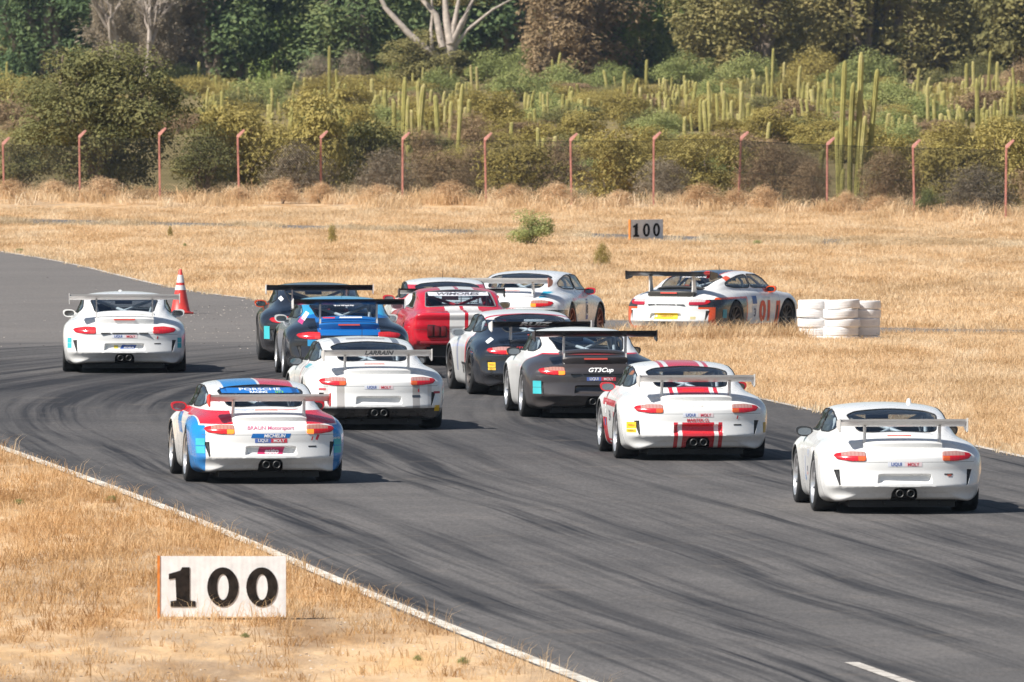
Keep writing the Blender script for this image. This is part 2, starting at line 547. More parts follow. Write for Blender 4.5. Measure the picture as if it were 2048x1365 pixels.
def trunk_mesh(name, seed, B, h, r0, n_limb=9):
    """stems that fork from the foot to the clumps"""
    g = np.random.default_rng(seed + 99)
    m = MB()
    order = np.argsort(-B[:, 2])[:n_limb * 2]
    for i in g.choice(order, min(n_limb, len(order)), replace=False):
        e = Vector(B[i, :3])
        f = Vector((g.normal() * r0 * 1.5, g.normal() * r0 * 1.5, -0.05))
        mid = f.lerp(e, 0.45) + Vector(g.normal(size=3)) * h * 0.05
        mid.z = max(mid.z, 0.1)
        m.tube([f, f.lerp(mid, 0.55), mid, mid.lerp(e, 0.55) + Vector(g.normal(size=3)) * h * 0.03, e],
               [r0, r0 * 0.8, r0 * 0.6, r0 * 0.4, r0 * 0.18], 6)
    return sharpen(m.mesh(name), 60)

PROTO = {}
def proto(key, **kw):
    cm, B, R0 = crown_mesh('crown', **kw)
    tm = trunk_mesh('trunk', kw['seed'], B, kw['h'], 0.028 * kw['h'] * (0.6 if kw['h'] < 3 else 1.0))
    PROTO[key] = (cm, tm, kw['w'], kw['h'])
proto('shrub_a', seed=1, w=3.0, h=2.0, d=2.6, n_leaf=6500, size=0.050, n_blob=34, base=0.05, thin=0.8)
proto('shrub_b', seed=2, w=3.4, h=1.8, d=2.8, n_leaf=6500, size=0.050, n_blob=30, base=0.05, thin=0.8)
proto('shrub_c', seed=3, w=2.6, h=2.2, d=2.4, n_leaf=6000, size=0.048, n_blob=26, base=0.08, thin=0.7)
proto('wiry', seed=4, w=3.0, h=1.9, d=2.4, n_leaf=6500, size=0.075, n_blob=40, base=0.02, thin=0.22)
proto('mound', seed=5, w=3.6, h=1.9, d=3.0, n_leaf=7000, size=0.048, n_blob=40, base=0.02, flatness=0.6, thin=0.8)
proto('big', seed=6, w=5.8, h=4.8, d=4.6, n_leaf=32000, size=0.052, n_blob=85, base=0.10, thin=0.8, clump_r=0.125)
proto('tree_a', seed=11, w=9.0, h=11.0, d=7.5, n_leaf=26000, size=0.115, n_blob=80, base=0.02, droop=0.3, clump_r=0.13)
proto('tree_b', seed=12, w=7.5, h=12.0, d=7.0, n_leaf=26000, size=0.11, n_blob=90, base=0.0, droop=0.5, thin=0.7, clump_r=0.13)
proto('tree_c', seed=13, w=10.0, h=9.5, d=8.0, n_leaf=26000, size=0.115, n_blob=70, base=0.03, droop=0.2, clump_r=0.13)
proto('tree_d', seed=14, w=6.5, h=10.0, d=6.0, n_leaf=22000, size=0.115, n_blob=80, base=0.0, droop=0.5, thin=0.5, clump_r=0.13)

def plant(name, key, mat, px, py, width_px, height_px, label, cat, group=None, rz=None, bark=None, depth=None):
    """a shrub or tree on the ground seen at (px, py), as wide and tall as it shows there"""
    cm, tm, w, h = PROTO[key]
    p = at(px, py)
    if depth:
        p = Vector(((px - W / 2) / FPX * depth, depth, gz(depth)))
    s = ppm(p)
    sx, sz = width_px / s / w, height_px / s / h
    e = empty(name, (p.x, p.y, p.z), random.uniform(0, 6.28) if rz is None else rz)
    e.scale = (sx, sx, sz)
    tag(e, label, cat, group)
    put('crown', cm, LEAF[mat], e, (0, 0, -.05 * h))
    put('trunk', tm, bark or BARK, e)
    return e

fl = [at(a, b - 6) for a, b in ((-600, 392), (8, 392), (478, 402), (972, 406), (1477, 412), (2011, 439), (2700, 450))]
SCRUB = [(p.x, p.y + 2) for p in fl] + [(400, 380), (400, 5000), (-400, 5000), (-400, 380)]
tag(put('scrubland', sheet(SCRUB, 0.004, []), scrub_material()), kind='structure')
# ---- far wood: a wooded rise, then rows of trees
def hill():
    vs, fs = [], []
    g = np.random.default_rng(5)
    X = np.linspace(-260, 260, 60); Y = [800, 830, 870, 930, 1000, 1100]
    Z = [-1.5, 5, 14, 26, 38, 46]
    for j, y in enumerate(Y):
        for x in X:
            vs.append((x, y + g.normal() * 4, gz(y) + Z[j] + g.normal() * (0.2 if j == 0 else 2.2)))
    n = len(X)
    for j in range(len(Y) - 1):
        for i in range(n - 1):
            fs.append((j * n + i, j * n + i + 1, (j + 1) * n + i + 1, (j + 1) * n + i))
    return mesh('hillside', vs, fs, True)
tag(put('hillside', hill(), flat('hill_scrub', (0.055, 0.065, 0.032), 1.0, var=0.6, vscale=0.4, spec=0.1)), kind='structure')
def far_wood():
    """the wood on the rise, one mass of leaf faces"""
    V, F = [], []
    g = np.random.default_rng(31)
    n = 26000
    x = g.uniform(-60, 60, n); t = g.random(n) ** 1.3
    y = 795 + t * 60; z = gz(800) + t * 9 + g.random(n) * 4.5 + 1.2 * np.sin(x * 0.9) * np.cos(x * 0.37 + y * .2)
    P = np.stack([x, y, z], 1)
    nrm = g.normal(size=(n, 3)) + np.array([-0.3, -0.9, 0.7]); nrm /= np.linalg.norm(nrm, axis=1)[:, None]
    a = g.normal(size=(n, 3)); a -= nrm * (a * nrm).sum(1)[:, None]; a /= np.linalg.norm(a, axis=1)[:, None]
    b = np.cross(nrm, a); s = g.uniform(0.12, 0.42, n)[:, None]
    V = np.stack([P - a * s, P + b * s * .7, P + a * s, P - b * s * .7], 1).reshape(-1, 3)
    return mesh('far_wood', V, np.arange(n * 4).reshape(-1, 4))
tag(put('far_wood', far_wood(), LEAF['wood']), 'dark mass of trees on the rise behind the plain', 'wood', kind='stuff')

TREES = [  # px, width px, proto, leaf, depth, height m
    (-40, 330, 'tree_a', 'gum', 735, 12), (150, 300, 'tree_b', 'wood', 745, 13), (300, 280, 'tree_d', 'grey', 725, 11), (90, 240, 'tree_d', 'wood', 725, 12),
    (430, 290, 'tree_a', 'wood', 735, 12), (560, 300, 'tree_c', 'lime', 745, 12), (690, 300, 'tree_b', 'wood', 735, 13), (520, 210, 'tree_d', 'gum', 752, 13),
    (380, 300, 'tree_b', 'wood', 762, 13), (1120, 320, 'tree_c', 'wood', 765, 13), (1560, 320, 'tree_c', 'wood', 768, 13), (1800, 300, 'tree_b', 'wood', 768, 13), (20, 320, 'tree_c', 'wood', 765, 13), (800, 260, 'tree_c', 'wood', 752, 12), (1010, 320, 'tree_a', 'wood', 752, 13), (1150, 250, 'tree_d', 'rust', 730, 11), (1240, 260, 'tree_b', 'lime', 735, 12),
    (1330, 230, 'tree_d', 'rust', 748, 12), (1390, 250, 'tree_b', 'wood', 738, 13), (1500, 280, 'tree_b', 'gum', 722, 12), (1620, 260, 'tree_d', 'gum', 745, 13),
    (1740, 290, 'tree_a', 'gum', 730, 12), (1860, 300, 'tree_b', 'gum', 742, 13), (1970, 260, 'tree_c', 'wood', 750, 12), (2080, 300, 'tree_a', 'gum', 730, 12)]
TREE_TXT = {'gum': 'tall tree with drooping olive brown foliage at the back of the plain', 'wood': 'tall dense dark green tree at the back of the plain',
            'grey': 'tall tree with bare grey brown twigs at the back of the plain', 'lime': 'tall fresh green leafy tree at the back of the plain',
            'straw': leaf_material('straw_twigs', (0.46, 0.30, 0.16), (0.62, 0.43, 0.25), (0.72, 0.54, 0.35)),
    'rust': 'tall tree with rusty brown foliage at the back of the plain'}
TREE_OWN = {90: 'narrow dark green tree rising behind the huge dark shrub', 300: 'tall grey twiggy tree behind the leafless pale limbed trees', 560: 'tall fresh green tree behind the round brown bush',
            1240: 'tall fresh green tree between the two rusty brown trees', 1150: 'rusty brown tree next to the dark tree by the pale gum limbs', 1330: 'rusty brown tree squeezed between fresh green and dark green trees',
            800: 'dark green tree behind the brown foliage of the pale limbed gum tree', 1010: 'dark green tree beside the rusty brown tree and the pale gum limbs', 1390: 'dark green tree between the rusty and olive brown trees',
            1740: 'tall olive brown tree behind the tall branching cactus', -40: 'olive brown tree at the edge of the wood behind the huge dark shrub'}
for (px, wpx, key, mat, dep, hm) in TREES:
    s = FPX / dep
    plant('tree', key, mat, px, 0, wpx * 1.3, hm * s, TREE_OWN.get(px, TREE_TXT[mat]), 'tree', None if px in TREE_OWN else mat + ' coloured trees at the back of the plain', depth=dep)

# the gum tree with pale spreading limbs
def gum_tree():
    dep = 700.0
    p = Vector(((885 - W / 2) / FPX * dep, dep, gz(dep)))
    e = empty('gum_tree', p)
    tag(e, 'gum tree with pale bare limbs spreading above brown foliage', 'tree')
    m = MB(); s = FPX / dep
    def q(px, py, dy=0.0):          # a point of the tree, from its place in the picture at the tree's own distance
        zz = CAM_H + dep * (-(py + 64) / FPX)
        return Vector(((px - 885) / s, dy, zz - p.z))
    m.tube([(0, 0, -0.1), q(898, 120, 0.1), q(902, 85)], [0.55, 0.45, 0.40], 8)
    for pts, r in (([(902, 88), (893, 40), (890, 0), (880, -60)], 0.26), ([(902, 88), (925, 45), (945, 0), (975, -70)], 0.24),
                   ([(902, 85), (912, 30), (920, -10), (925, -70)], 0.17), ([(885, 95), (872, 30), (845, 0), (830, -70)], 0.22),
                   ([(898, 110), (935, 60), (985, 20), (1040, -10)], 0.12), ([(880, 120), (820, 70), (770, 15), (745, -40)], 0.24),
                   ([(845, 0), (850, -40), (868, -90)], 0.12), ([(865, 105), (862, 60), (866, 20), (858, -40)], 0.12)):
        c = [q(a, b, (i - 1) * 0.25) for i, (a, b) in enumerate(pts)]
        m.tube(c, [r * (1 - 0.22 * i) for i in range(len(c))], 7)
    put('trunk', sharpen(m.mesh('gum_trunk'), 60), PALE_BARK, e)
    cm, _, w, h = PROTO['tree_c']
    c = put('crown', cm, LEAF['gum'], e); c.scale = (0.62, 0.6, 0.36); c.location = (-0.9, 0.9, 0)
    c = put('crown', PROTO['tree_d'][0], LEAF['gum'], e); c.scale = (1.2, 1.0, 0.6); c.location = (0.4, 2.6, 4.6)
gum_tree()
def bare_tree(px, dep, seed, label):
    g = np.random.default_rng(seed)
    p = Vector(((px - W / 2) / FPX * dep, dep, gz(dep)))
    e = empty('bare_tree', p); tag(e, label, 'tree')
    m = MB()
    def grow(a, d, L, r, lv):
        b = a + d * L * 0.5 + Vector(g.normal(size=3)) * L * 0.05
        c = b + (d + Vector(g.normal(size=3)) * 0.12).normalized() * L * 0.5
        m.tube([a, b, c], [r, r * 0.8, r * 0.6], 6)
        if lv == 0: return
        for _ in range(3):
            grow(b.lerp(c, g.uniform(0.2, 1.0)), (d + Vector((g.normal() * 0.7, g.normal() * 0.4, 0.35 + g.normal() * 0.25))).normalized(), L * g.uniform(0.55, 0.8), r * 0.55, lv - 1)
    grow(Vector((0, 0, -0.1)), Vector((0.1, 0, 1)).normalized(), 3.0, 0.24, 4)
    put('trunk', m.mesh('bare_trunk'), PALE_BARK, e)
    c = put('crown', PROTO['tree_d'][0], LEAF['grey'], e); c.scale = (0.55, 0.5, 0.55); c.location = (0.3, 0.8, 1.2)
bare_tree(215, 705, 3, 'leafless tree with pale leaning limbs behind the big dark shrub')
bare_tree(300, 712, 8, 'leafless tree with pale crossing limbs beside dark green trees')

# ---- shrubs
FENCE_PX = [(8, 392, 276), (160, 398, 262), (320, 402, 257), (478, 402, 261), (642, 400, 263), (805, 403, 266), (972, 406, 267), (1143, 410, 268),
            (1307, 411, 265), (1477, 412, 264), (1654, 424, 276), (1829, 431, 281), (2011, 439, 281)]
SH = lambda *a, **k: plant('shrub', *a, **k)
big = plant('large_shrub', 'big', 'dark', 205, 388, 450, 335, 'huge dark green spreading shrub behind the wire fence', 'shrub', rz=0.4)
SH('shrub_c', 'dark', 40, 384, 190, 130, 'dark green shrub at the foot of the huge spreading shrub', 'shrub')
SH('shrub_a', 'olive', 470, 386, 240, 200, 'olive brown shrub next to the huge dark green shrub', 'shrub')
SH('shrub_c', 'dark', 405, 392, 170, 150, 'dark green shrub with pale stems behind the wire fence', 'shrub')
SH('shrub_b', 'olive', 640, 384, 260, 190, 'wide olive shrub behind the fence with dense twigs', 'shrub')
SH('wiry', 'grey', 590, 395, 180, 110, 'twiggy grey shrub with bare stems behind the fence', 'shrub')
SH('shrub_a', 'dark', 740, 382, 190, 165, 'dark olive shrub behind the fence left of the cacti', 'shrub')
FG = 'shrubs growing along the back of the fence'
for (px, py, w, h, key, mat) in [(870, 392, 230, 95, 'wiry', 'brown'), (770, 396, 160, 100, 'wiry', 'grey'), (1035, 396, 210, 125, 'shrub_a', 'olive'), (1120, 390, 180, 110, 'wiry', 'brown'),
                                 (960, 390, 150, 105, 'wiry', 'brown'), (1235, 402, 230, 140, 'shrub_b', 'olive'), (1390, 398, 220, 125, 'shrub_c', 'olive'), (1330, 405, 160, 90, 'wiry', 'grey'),
                                 (1545, 406, 210, 125, 'wiry', 'brown'), (1490, 396, 180, 120, 'shrub_a', 'olive'), (1625, 412, 120, 90, 'wiry', 'brown'), (1770, 418, 170, 120, 'wiry', 'brown'),
                                 (1800, 404, 190, 125, 'shrub_b', 'olive'), (1905, 416, 230, 150, 'shrub_a', 'olive'), (2010, 414, 220, 165, 'shrub_b', 'olive'), (1950, 428, 190, 100, 'wiry', 'grey'),
                                 (1855, 428, 70, 55, 'shrub_c', 'green'), (2090, 424, 200, 120, 'wiry', 'brown'), (-30, 380, 180, 110, 'wiry', 'brown')]:
    txt = {'brown': 'twiggy brown shrub behind the wire fence', 'grey': 'leafless grey shrub low behind the fence', 'olive': 'bushy yellow olive shrub behind the wire fence',
           'green': 'small bright green shrub at the foot of the fence'}[mat]
    SH(key, mat, px, py, w, h, txt, 'shrub', FG + ', ' + mat)
for (px, py, w, h, mat) in [(205, 402, 110, 48, 'straw'), (110, 400, 90, 40, 'straw'), (565, 408, 100, 52, 'straw'), (640, 408, 90, 44, 'straw'), (480, 408, 70, 36, 'straw'), (900, 410, 110, 48, 'straw'), (760, 408, 90, 40, 'straw'),
                             (1020, 412, 100, 44, 'straw'), (1110, 414, 110, 50, 'straw'), (1400, 418, 120, 52, 'straw'), (1240, 416, 80, 36, 'straw'), (1530, 420, 90, 50, 'straw'), (1690, 428, 90, 46, 'straw'), (1760, 430, 100, 40, 'straw'), (1470, 418, 80, 40, 'straw'), (20, 398, 90, 40, 'straw'), (1910, 438, 80, 26, 'straw')]:
    plant('dry_bush', 'wiry', mat, px, py, w, h, 'round straw coloured dry bush at the foot of the fence', 'bush', 'dry bushes at the foot of the fence')
MID = 'shrubs among the cacti on the plain'
def bush_label(mat, key, dep):
    c = {'olive': 'yellow olive', 'green': 'green', 'dark': 'dark green', 'brown': 'dry brown', 'grey': 'leafless grey'}[mat]
    sh = {'mound': 'low domed', 'shrub_a': 'bushy', 'shrub_b': 'wide bushy', 'shrub_c': 'upright bushy', 'wiry': 'twiggy'}[key]
    pl = 'just behind the shrubs along the fence' if dep < 450 else ('among the cacti in the middle of the plain' if dep < 570 else 'far out before the tall trees')
    return '%s %s scrub %s' % (sh, c, pl)
MT = {'olive': 'yellow olive scrub bush among the cacti', 'green': 'green scrub bush among the cacti', 'dark': 'dark green scrub bush among the cacti',
      'brown': 'dry brown scrub bush among the cacti', 'grey': 'grey leafless scrub bush among the cacti'}
for (px, py, w, h, key, mat) in [(515, 215, 150, 60, 'mound', 'green'), (620, 255, 150, 70, 'shrub_b', 'olive'), (700, 235, 140, 70, 'shrub_a', 'olive'), (480, 235, 130, 60, 'mound', 'dark'),
        (880, 190, 120, 55, 'mound', 'green'), (1000, 275, 170, 90, 'shrub_b', 'olive'), (1045, 205, 150, 70, 'mound', 'green'), (1130, 190, 140, 65, 'mound', 'green'), (1060, 190, 90, 45, 'shrub_a', 'dark'),
        (1215, 185, 130, 60, 'mound', 'green'), (1130, 265, 120, 60, 'shrub_c', 'dark'), (1160, 290, 150, 65, 'shrub_b', 'olive'), (1260, 255, 150, 65, 'shrub_b', 'olive'), (1320, 275, 140, 55, 'mound', 'green'),
        (1280, 215, 130, 55, 'mound', 'olive'), (1375, 178, 150, 72, 'mound', 'green'), (1430, 215, 150, 60, 'mound', 'green'), (1500, 175, 150, 70, 'mound', 'green'), (1530, 235, 110, 50, 'shrub_a', 'dark'),
        (1590, 260, 150, 60, 'shrub_b', 'brown'), (1540, 290, 170, 70, 'shrub_b', 'olive'), (1640, 300, 150, 70, 'shrub_a', 'olive'), (1590, 200, 120, 55, 'mound', 'olive'), (1470, 285, 120, 55, 'shrub_a', 'olive'),
        (1790, 225, 160, 70, 'mound', 'green'), (1850, 250, 150, 60, 'mound', 'green'), (1870, 190, 110, 55, 'shrub_c', 'dark'), (1800, 300, 150, 60, 'mound', 'green'), (1900, 310, 170, 65, 'shrub_b', 'olive'),
        (2000, 305, 170, 70, 'shrub_b', 'olive'), (1960, 235, 150, 65, 'shrub_a', 'brown'), (2040, 230, 120, 65, 'shrub_a', 'olive'), (1700, 220, 130, 60, 'mound', 'green'), (1680, 290, 140, 55, 'mound', 'green'),
        (940, 225, 120, 50, 'mound', 'olive'), (830, 250, 140, 55, 'shrub_b', 'olive'), (760, 205, 130, 55, 'mound', 'olive'), (660, 195, 140, 50, 'mound', 'olive'), (560, 190, 120, 45, 'mound', 'green'),
        (430, 195, 130, 45, 'mound', 'olive'), (940, 300, 150, 75, 'wiry', 'brown'), (840, 330, 150, 75, 'wiry', 'brown'), (1090, 320, 170, 70, 'shrub_b', 'olive'), (1200, 335, 150, 70, 'shrub_a', 'olive'),
        (1300, 330, 170, 75, 'shrub_b', 'olive'), (1420, 330, 160, 75, 'shrub_a', 'olive'), (1390, 250, 130, 50, 'mound', 'olive'), (720, 290, 150, 80, 'shrub_b', 'olive'), (640, 180, 110, 70, 'wiry', 'grey'),
        (705, 175, 90, 75, 'wiry', 'grey'), (1180, 235, 120, 50, 'mound', 'olive'), (1100, 230, 120, 50, 'mound', 'green'), (980, 180, 130, 85, 'shrub_c', 'green'), (1050, 165, 110, 80, 'shrub_c', 'green'),
        (1620, 175, 150, 80, 'mound', 'olive'), (1740, 180, 150, 80, 'mound', 'green'), (1950, 180, 140, 70, 'mound', 'dark'), (2060, 190, 130, 70, 'mound', 'brown'), (560, 330, 160, 80, 'shrub_b', 'olive'),
        (1240, 160, 130, 55, 'mound', 'olive'), (1320, 168, 120, 60, 'mound', 'olive'), (800, 170, 120, 50, 'mound', 'green'), (10, 215, 160, 70, 'mound', 'olive'), (40, 260, 160, 70, 'mound', 'brown'), (360, 175, 140, 50, 'mound', 'green')]:
    lb = bush_label(mat, key, at(px, py).y)
    plant('scrub_bush', key, mat, px, py, w, h, lb, 'bush', MID + ': ' + lb)
gq = np.random.default_rng(77)
for i in range(150):
    dep = 395 + 300 * gq.random() ** 0.85
    px = gq.uniform(-40, 2090); s_ = FPX / dep
    kind = gq.choice(['olive', 'green', 'brown', 'olive', 'olive', 'dark'])
    if px < 420 and dep < 470: continue
    key = str(gq.choice(['mound', 'shrub_b', 'shrub_a', 'mound'])); lb = bush_label(str(kind), key, dep)
    plant('scrub_bush', key, str(kind), px, 0, s_ * gq.uniform(2.4, 4.6), s_ * gq.uniform(.60, 1.05), lb, 'bush', MID + ': ' + lb, depth=dep)
plant('scrub_bush', 'mound', 'brown', 640, 148, 140, 90, 'round reddish brown bush in front of the green trees', 'bush')

# ------------------------------------------------------------------ cacti
def cactus_material():
    k = NT('cactus_skin')
    tc = k.n('ShaderNodeTexCoord'); oi = k.n('ShaderNodeObjectInfo')
    f = k.noise(tc.outputs['Object'], 5.0, 4, 0.7)
    f = k.math('ADD', f, k.math('MULTIPLY', k.math('SUBTRACT', oi.outputs['Random'], 0.5), 0.25))
    c = k.ramp(f, [(0.3, (0.24, 0.215, 0.075, 1)), (0.5, (0.385, 0.35, 0.115, 1)), (0.66, (0.48, 0.42, 0.19, 1)), (0.78, (0.36, 0.25, 0.14, 1))])
    k.l(c, k.b.inputs['Base Color']); k.b.inputs['Roughness'].default_value = 0.8
    k.b.inputs['Specular IOR Level'].default_value = 0.2
    return k.m
CACTUS = cactus_material()
def stem_mesh(seed, bend):
    """a ribbed column one metre tall and 0.12 m thick, to be stretched"""
    g = np.random.default_rng(seed)
    n, vs, fs = 22, [], []
    hs = [0, 0.12, 0.25, 0.4, 0.55, 0.7, 0.82, 0.92, 0.965, 0.99, 1.0]
    rs = [0.85, 0.92, 1.0, 0.97, 1.02, 0.98, 1.0, 0.96, 0.82, 0.5, 0.12]
    bx, by = g.normal(size=2) * bend
    for h, r in zip(hs, rs):
        for k in range(n):
            t = 2 * math.pi * k / n
            q = 0.06 * r * (1.0 if k % 2 else 0.80)
            vs.append((q * math.cos(t) + bx * h * h, q * math.sin(t) + by * h * h, h))
    for i in range(len(hs) - 1):
        for k in range(n):
            l = (k + 1) % n
            fs.append((i * n + k, i * n + l, (i + 1) * n + l, (i + 1) * n + k))
    fs.append(tuple((len(hs) - 1) * n + k for k in range(n)))
    return mesh('cactus_stem', vs, fs)
STEMS = [stem_mesh(i, 0.05) for i in range(7)]
def c3(lst, x0, y0=0.0, k=2.923):
    return [(x0 + a / k, y0 + b / k, y0 + c / k) for a, b, c in lst]
CACTI = c3([(372, 470, 790), (465, 490, 770), (270, 540, 690), (315, 590, 750), (345, 545, 700), (240, 300, 465), (260, 290, 465), (205, 360, 465), (345, 350, 465), (610, 320, 455),
    (665, 355, 450), (770, 390, 525), (805, 400, 525), (575, 570, 800), (640, 610, 850), (685, 515, 930), (430, 650, 770), (510, 700, 825), (410, 860, 1060), (750, 590, 735), (720, 510, 620),
    (190, 470, 610), (1000, 745, 830), (1160, 760, 950), (1250, 805, 930), (1190, 820, 960), (1400, 790, 910), (1240, 585, 680), (1285, 595, 680), (1325, 590, 720), (1350, 540, 650), (1265, 320, 525),
    (1245, 360, 525), (1090, 360, 460), (1050, 370, 450), (955, 330, 450), (1135, 360, 440), (1665, 430, 650), (1710, 470, 650), (1730, 490, 650), (1760, 520, 660), (1775, 590, 700), (1820, 590, 690),
    (1790, 360, 510), (1355, 400, 470), (1395, 500, 590), (1405, 590, 680), (1450, 580, 670), (1910, 470, 550), (2020, 480, 570), (2010, 700, 820), (1200, 620, 710), (560, 380, 460), (580, 420, 500), (1190, 350, 430),
    (120, 400, 480), (440, 370, 450), (225, 560, 680), (395, 570, 700), (530, 720, 830), (700, 590, 720)], 680)
CACTI += c3([(100, 490, 700), (205, 490, 730), (65, 480, 570), (155, 590, 750), (190, 600, 780), (255, 560, 710), (290, 545, 750), (320, 550, 710), (390, 555, 780), (60, 690, 810), (550, 400, 540),
    (570, 300, 590), (480, 410, 500), (635, 375, 550), (745, 470, 600), (725, 400, 600), (895, 420, 610), (935, 460, 630), (835, 520, 730), (860, 490, 630), (880, 540, 710), (915, 590, 750), (815, 530, 640),
    (765, 660, 760), (545, 735, 830), (285, 860, 990), (855, 890, 1010), (1350, 480, 580), (1395, 490, 590), (1425, 410, 560), (1485, 510, 770), (1525, 590, 740), (1585, 540, 700), (1625, 650, 770),
    (1560, 680, 770), (1440, 590, 660), (1715, 385, 630), (1755, 375, 620), (1775, 490, 760), (1750, 500, 620), (1830, 315, 610), (1885, 375, 610), (1945, 480, 710), (1995, 410, 650), (2020, 480, 620),
    (1870, 600, 760), (1905, 590, 760), (2000, 610, 770), (1690, 640, 750), (1245, 670, 770), (1290, 690, 790), (1310, 720, 800), (1350, 700, 780), (1425, 710, 780), (1190, 750, 830), (1655, 650, 740),
    (1540, 500, 590), (1680, 480, 580), (130, 500, 600), (30, 500, 580), (435, 610, 720), (615, 520, 600), (680, 530, 600), (1050, 540, 640), (1130, 600, 700), (1800, 640, 740), (1830, 650, 750)], 1348)
CACTI += c3([(35, 370, 510), (75, 420, 510), (55, 560, 640), (1160, 370, 480), (1190, 310, 450), (1215, 340, 450), (1255, 300, 460), (1280, 370, 460), (1530, 310, 450), (1605, 340, 460),
    (1630, 355, 460), (1860, 350, 480), (1925, 290, 600), (1975, 415, 560), (1655, 415, 510), (1715, 490, 560), (1440, 400, 470), (1905, 430, 490), (1110, 320, 460), (1590, 390, 470), (1780, 460, 540)], 0)
gq = np.random.default_rng(21)
for i in range(135):
    px = float(gq.choice([gq.uniform(690, 960), gq.uniform(1040, 1480), gq.uniform(1480, 1660), gq.uniform(1780, 2048), gq.uniform(400, 690)])); pb = float(gq.uniform(165, 265))
    p = at(px, pb + 9); s = ppm(p)
    e = empty('branching_cactus', (p.x, p.y, p.z)); far = p.y > 520
    tag(e, 'clump of thin green columnar cactus stems far out on the plain' if far else 'clump of thin green columnar cactus stems in the scrub behind the fence', 'cactus', 'cactus clumps far out on the plain' if far else 'cactus clumps in the scrub behind the fence')
    hh = gq.uniform(30, 66) * (0.6 + (pb - 150) / 200) / s
    for k in range(int(gq.integers(2, 5))):
        t_ = float(gq.uniform(.9, 1.35)); h_ = float(hh * gq.uniform(.55, 1.1))
        put('stem', STEMS[int(gq.integers(0, 7))], CACTUS, e, (float(gq.normal() * .32), float(gq.normal() * .3), -.05), (float(gq.normal() * .03), float(gq.normal() * .05), float(gq.uniform(0, 6))), (t_, t_, max(.8, h_)))
for i, (px, ptop, pbot) in enumerate(CACTI):
    p = at(px, pbot + 9)
    s = ppm(p)
    hgt = max(0.9, (pbot + 9 - ptop) / s * 1.06)
    th = random.uniform(1.1, 1.65)
    o = put('columnar_cactus', STEMS[i % 7], CACTUS, None, (p.x, p.y, p.z - 0.05), (random.gauss(0, 0.02), random.gauss(0, 0.03), random.uniform(0, 6.28)), (th, th, hgt + 0.05))
    far = p.y > 520
    tag(o, 'single green columnar cactus far out on the plain' if far else 'single green columnar cactus standing in the scrub behind the fence', 'cactus',
        'cacti far out on the plain' if far else 'cacti in the scrub behind the fence')
def cactus_clump(px, py, stems, label):
    p = at(px, py)
    s = ppm(p)
    e = empty('branching_cactus', p)
    tag(e, label, 'cactus')
    for i, (xb, xt, yt, yb, wpx) in enumerate(stems):
        h = (py - yt) / s; z0 = max(0, (py - yb) / s)
        lean = math.atan2((xt - xb) / s, h - z0)
        put('stem', STEMS[(i * 2 + 1) % 7], CACTUS, e, ((xb - px) / s, random.uniform(-0.15, 0.15), z0 - 0.05), (random.gauss(0, 0.02), lean, 0.0), (wpx / s / 0.12, wpx / s / 0.12, h - z0 + 0.05))
cactus_clump(1697, 398, [(1680, 1688, 121, 380, 11), (1700, 1697, 164, 395, 11), (1712, 1726, 104, 390, 12), (1737, 1754, 137, 330, 11), (1716, 1729, 231, 385, 11), (1677, 1676, 262, 392, 10), (1684, 1683, 337, 396, 9)],
             'tall branching cactus of seven stems right behind the fence')
cactus_clump(806, 330, [(806, 808, 161, 330, 11), (838, 838, 168, 330, 12), (822, 826, 222, 328, 9), (788, 788, 202, 328, 9), (812, 816, 195, 328, 8)], 'dense clump of tall columnar cacti above the twiggy brown shrubs')
# ------------------------------------------------------------------ car bodies
def hermite(t, T, Vv):
    """smooth curve through keys, Vv: (n, ...) at T"""
    T = np.asarray(T, float); Vv = np.asarray(Vv, float); n = len(T)
    M = np.zeros_like(Vv)
    for i in range(n):
        if i == 0: M[i] = (Vv[1] - Vv[0]) / (T[1] - T[0])
        elif i == n - 1: M[i] = (Vv[-1] - Vv[-2]) / (T[-1] - T[-2])
        else:
            a = (Vv[i] - Vv[i - 1]) / (T[i] - T[i - 1]); b = (Vv[i + 1] - Vv[i]) / (T[i + 1] - T[i])
            h0, h1 = T[i] - T[i - 1], T[i + 1] - T[i]
            M[i] = (a * h1 + b * h0) / (h0 + h1)
    t = np.asarray(t, float)
    i = np.clip(np.searchsorted(T, t, side='right') - 1, 0, n - 2)
    h = T[i + 1] - T[i]; u = (t - T[i]) / h
    sh = (-1,) + (1,) * (Vv.ndim - 1)
    h, u = h.reshape(sh), u.reshape(sh)
    return (2*u**3 - 3*u**2 + 1) * Vv[i] + (u**3 - 2*u**2 + u) * h * M[i] + (-2*u**3 + 3*u**2) * Vv[i + 1] + (u**3 - u**2) * h * M[i + 1]

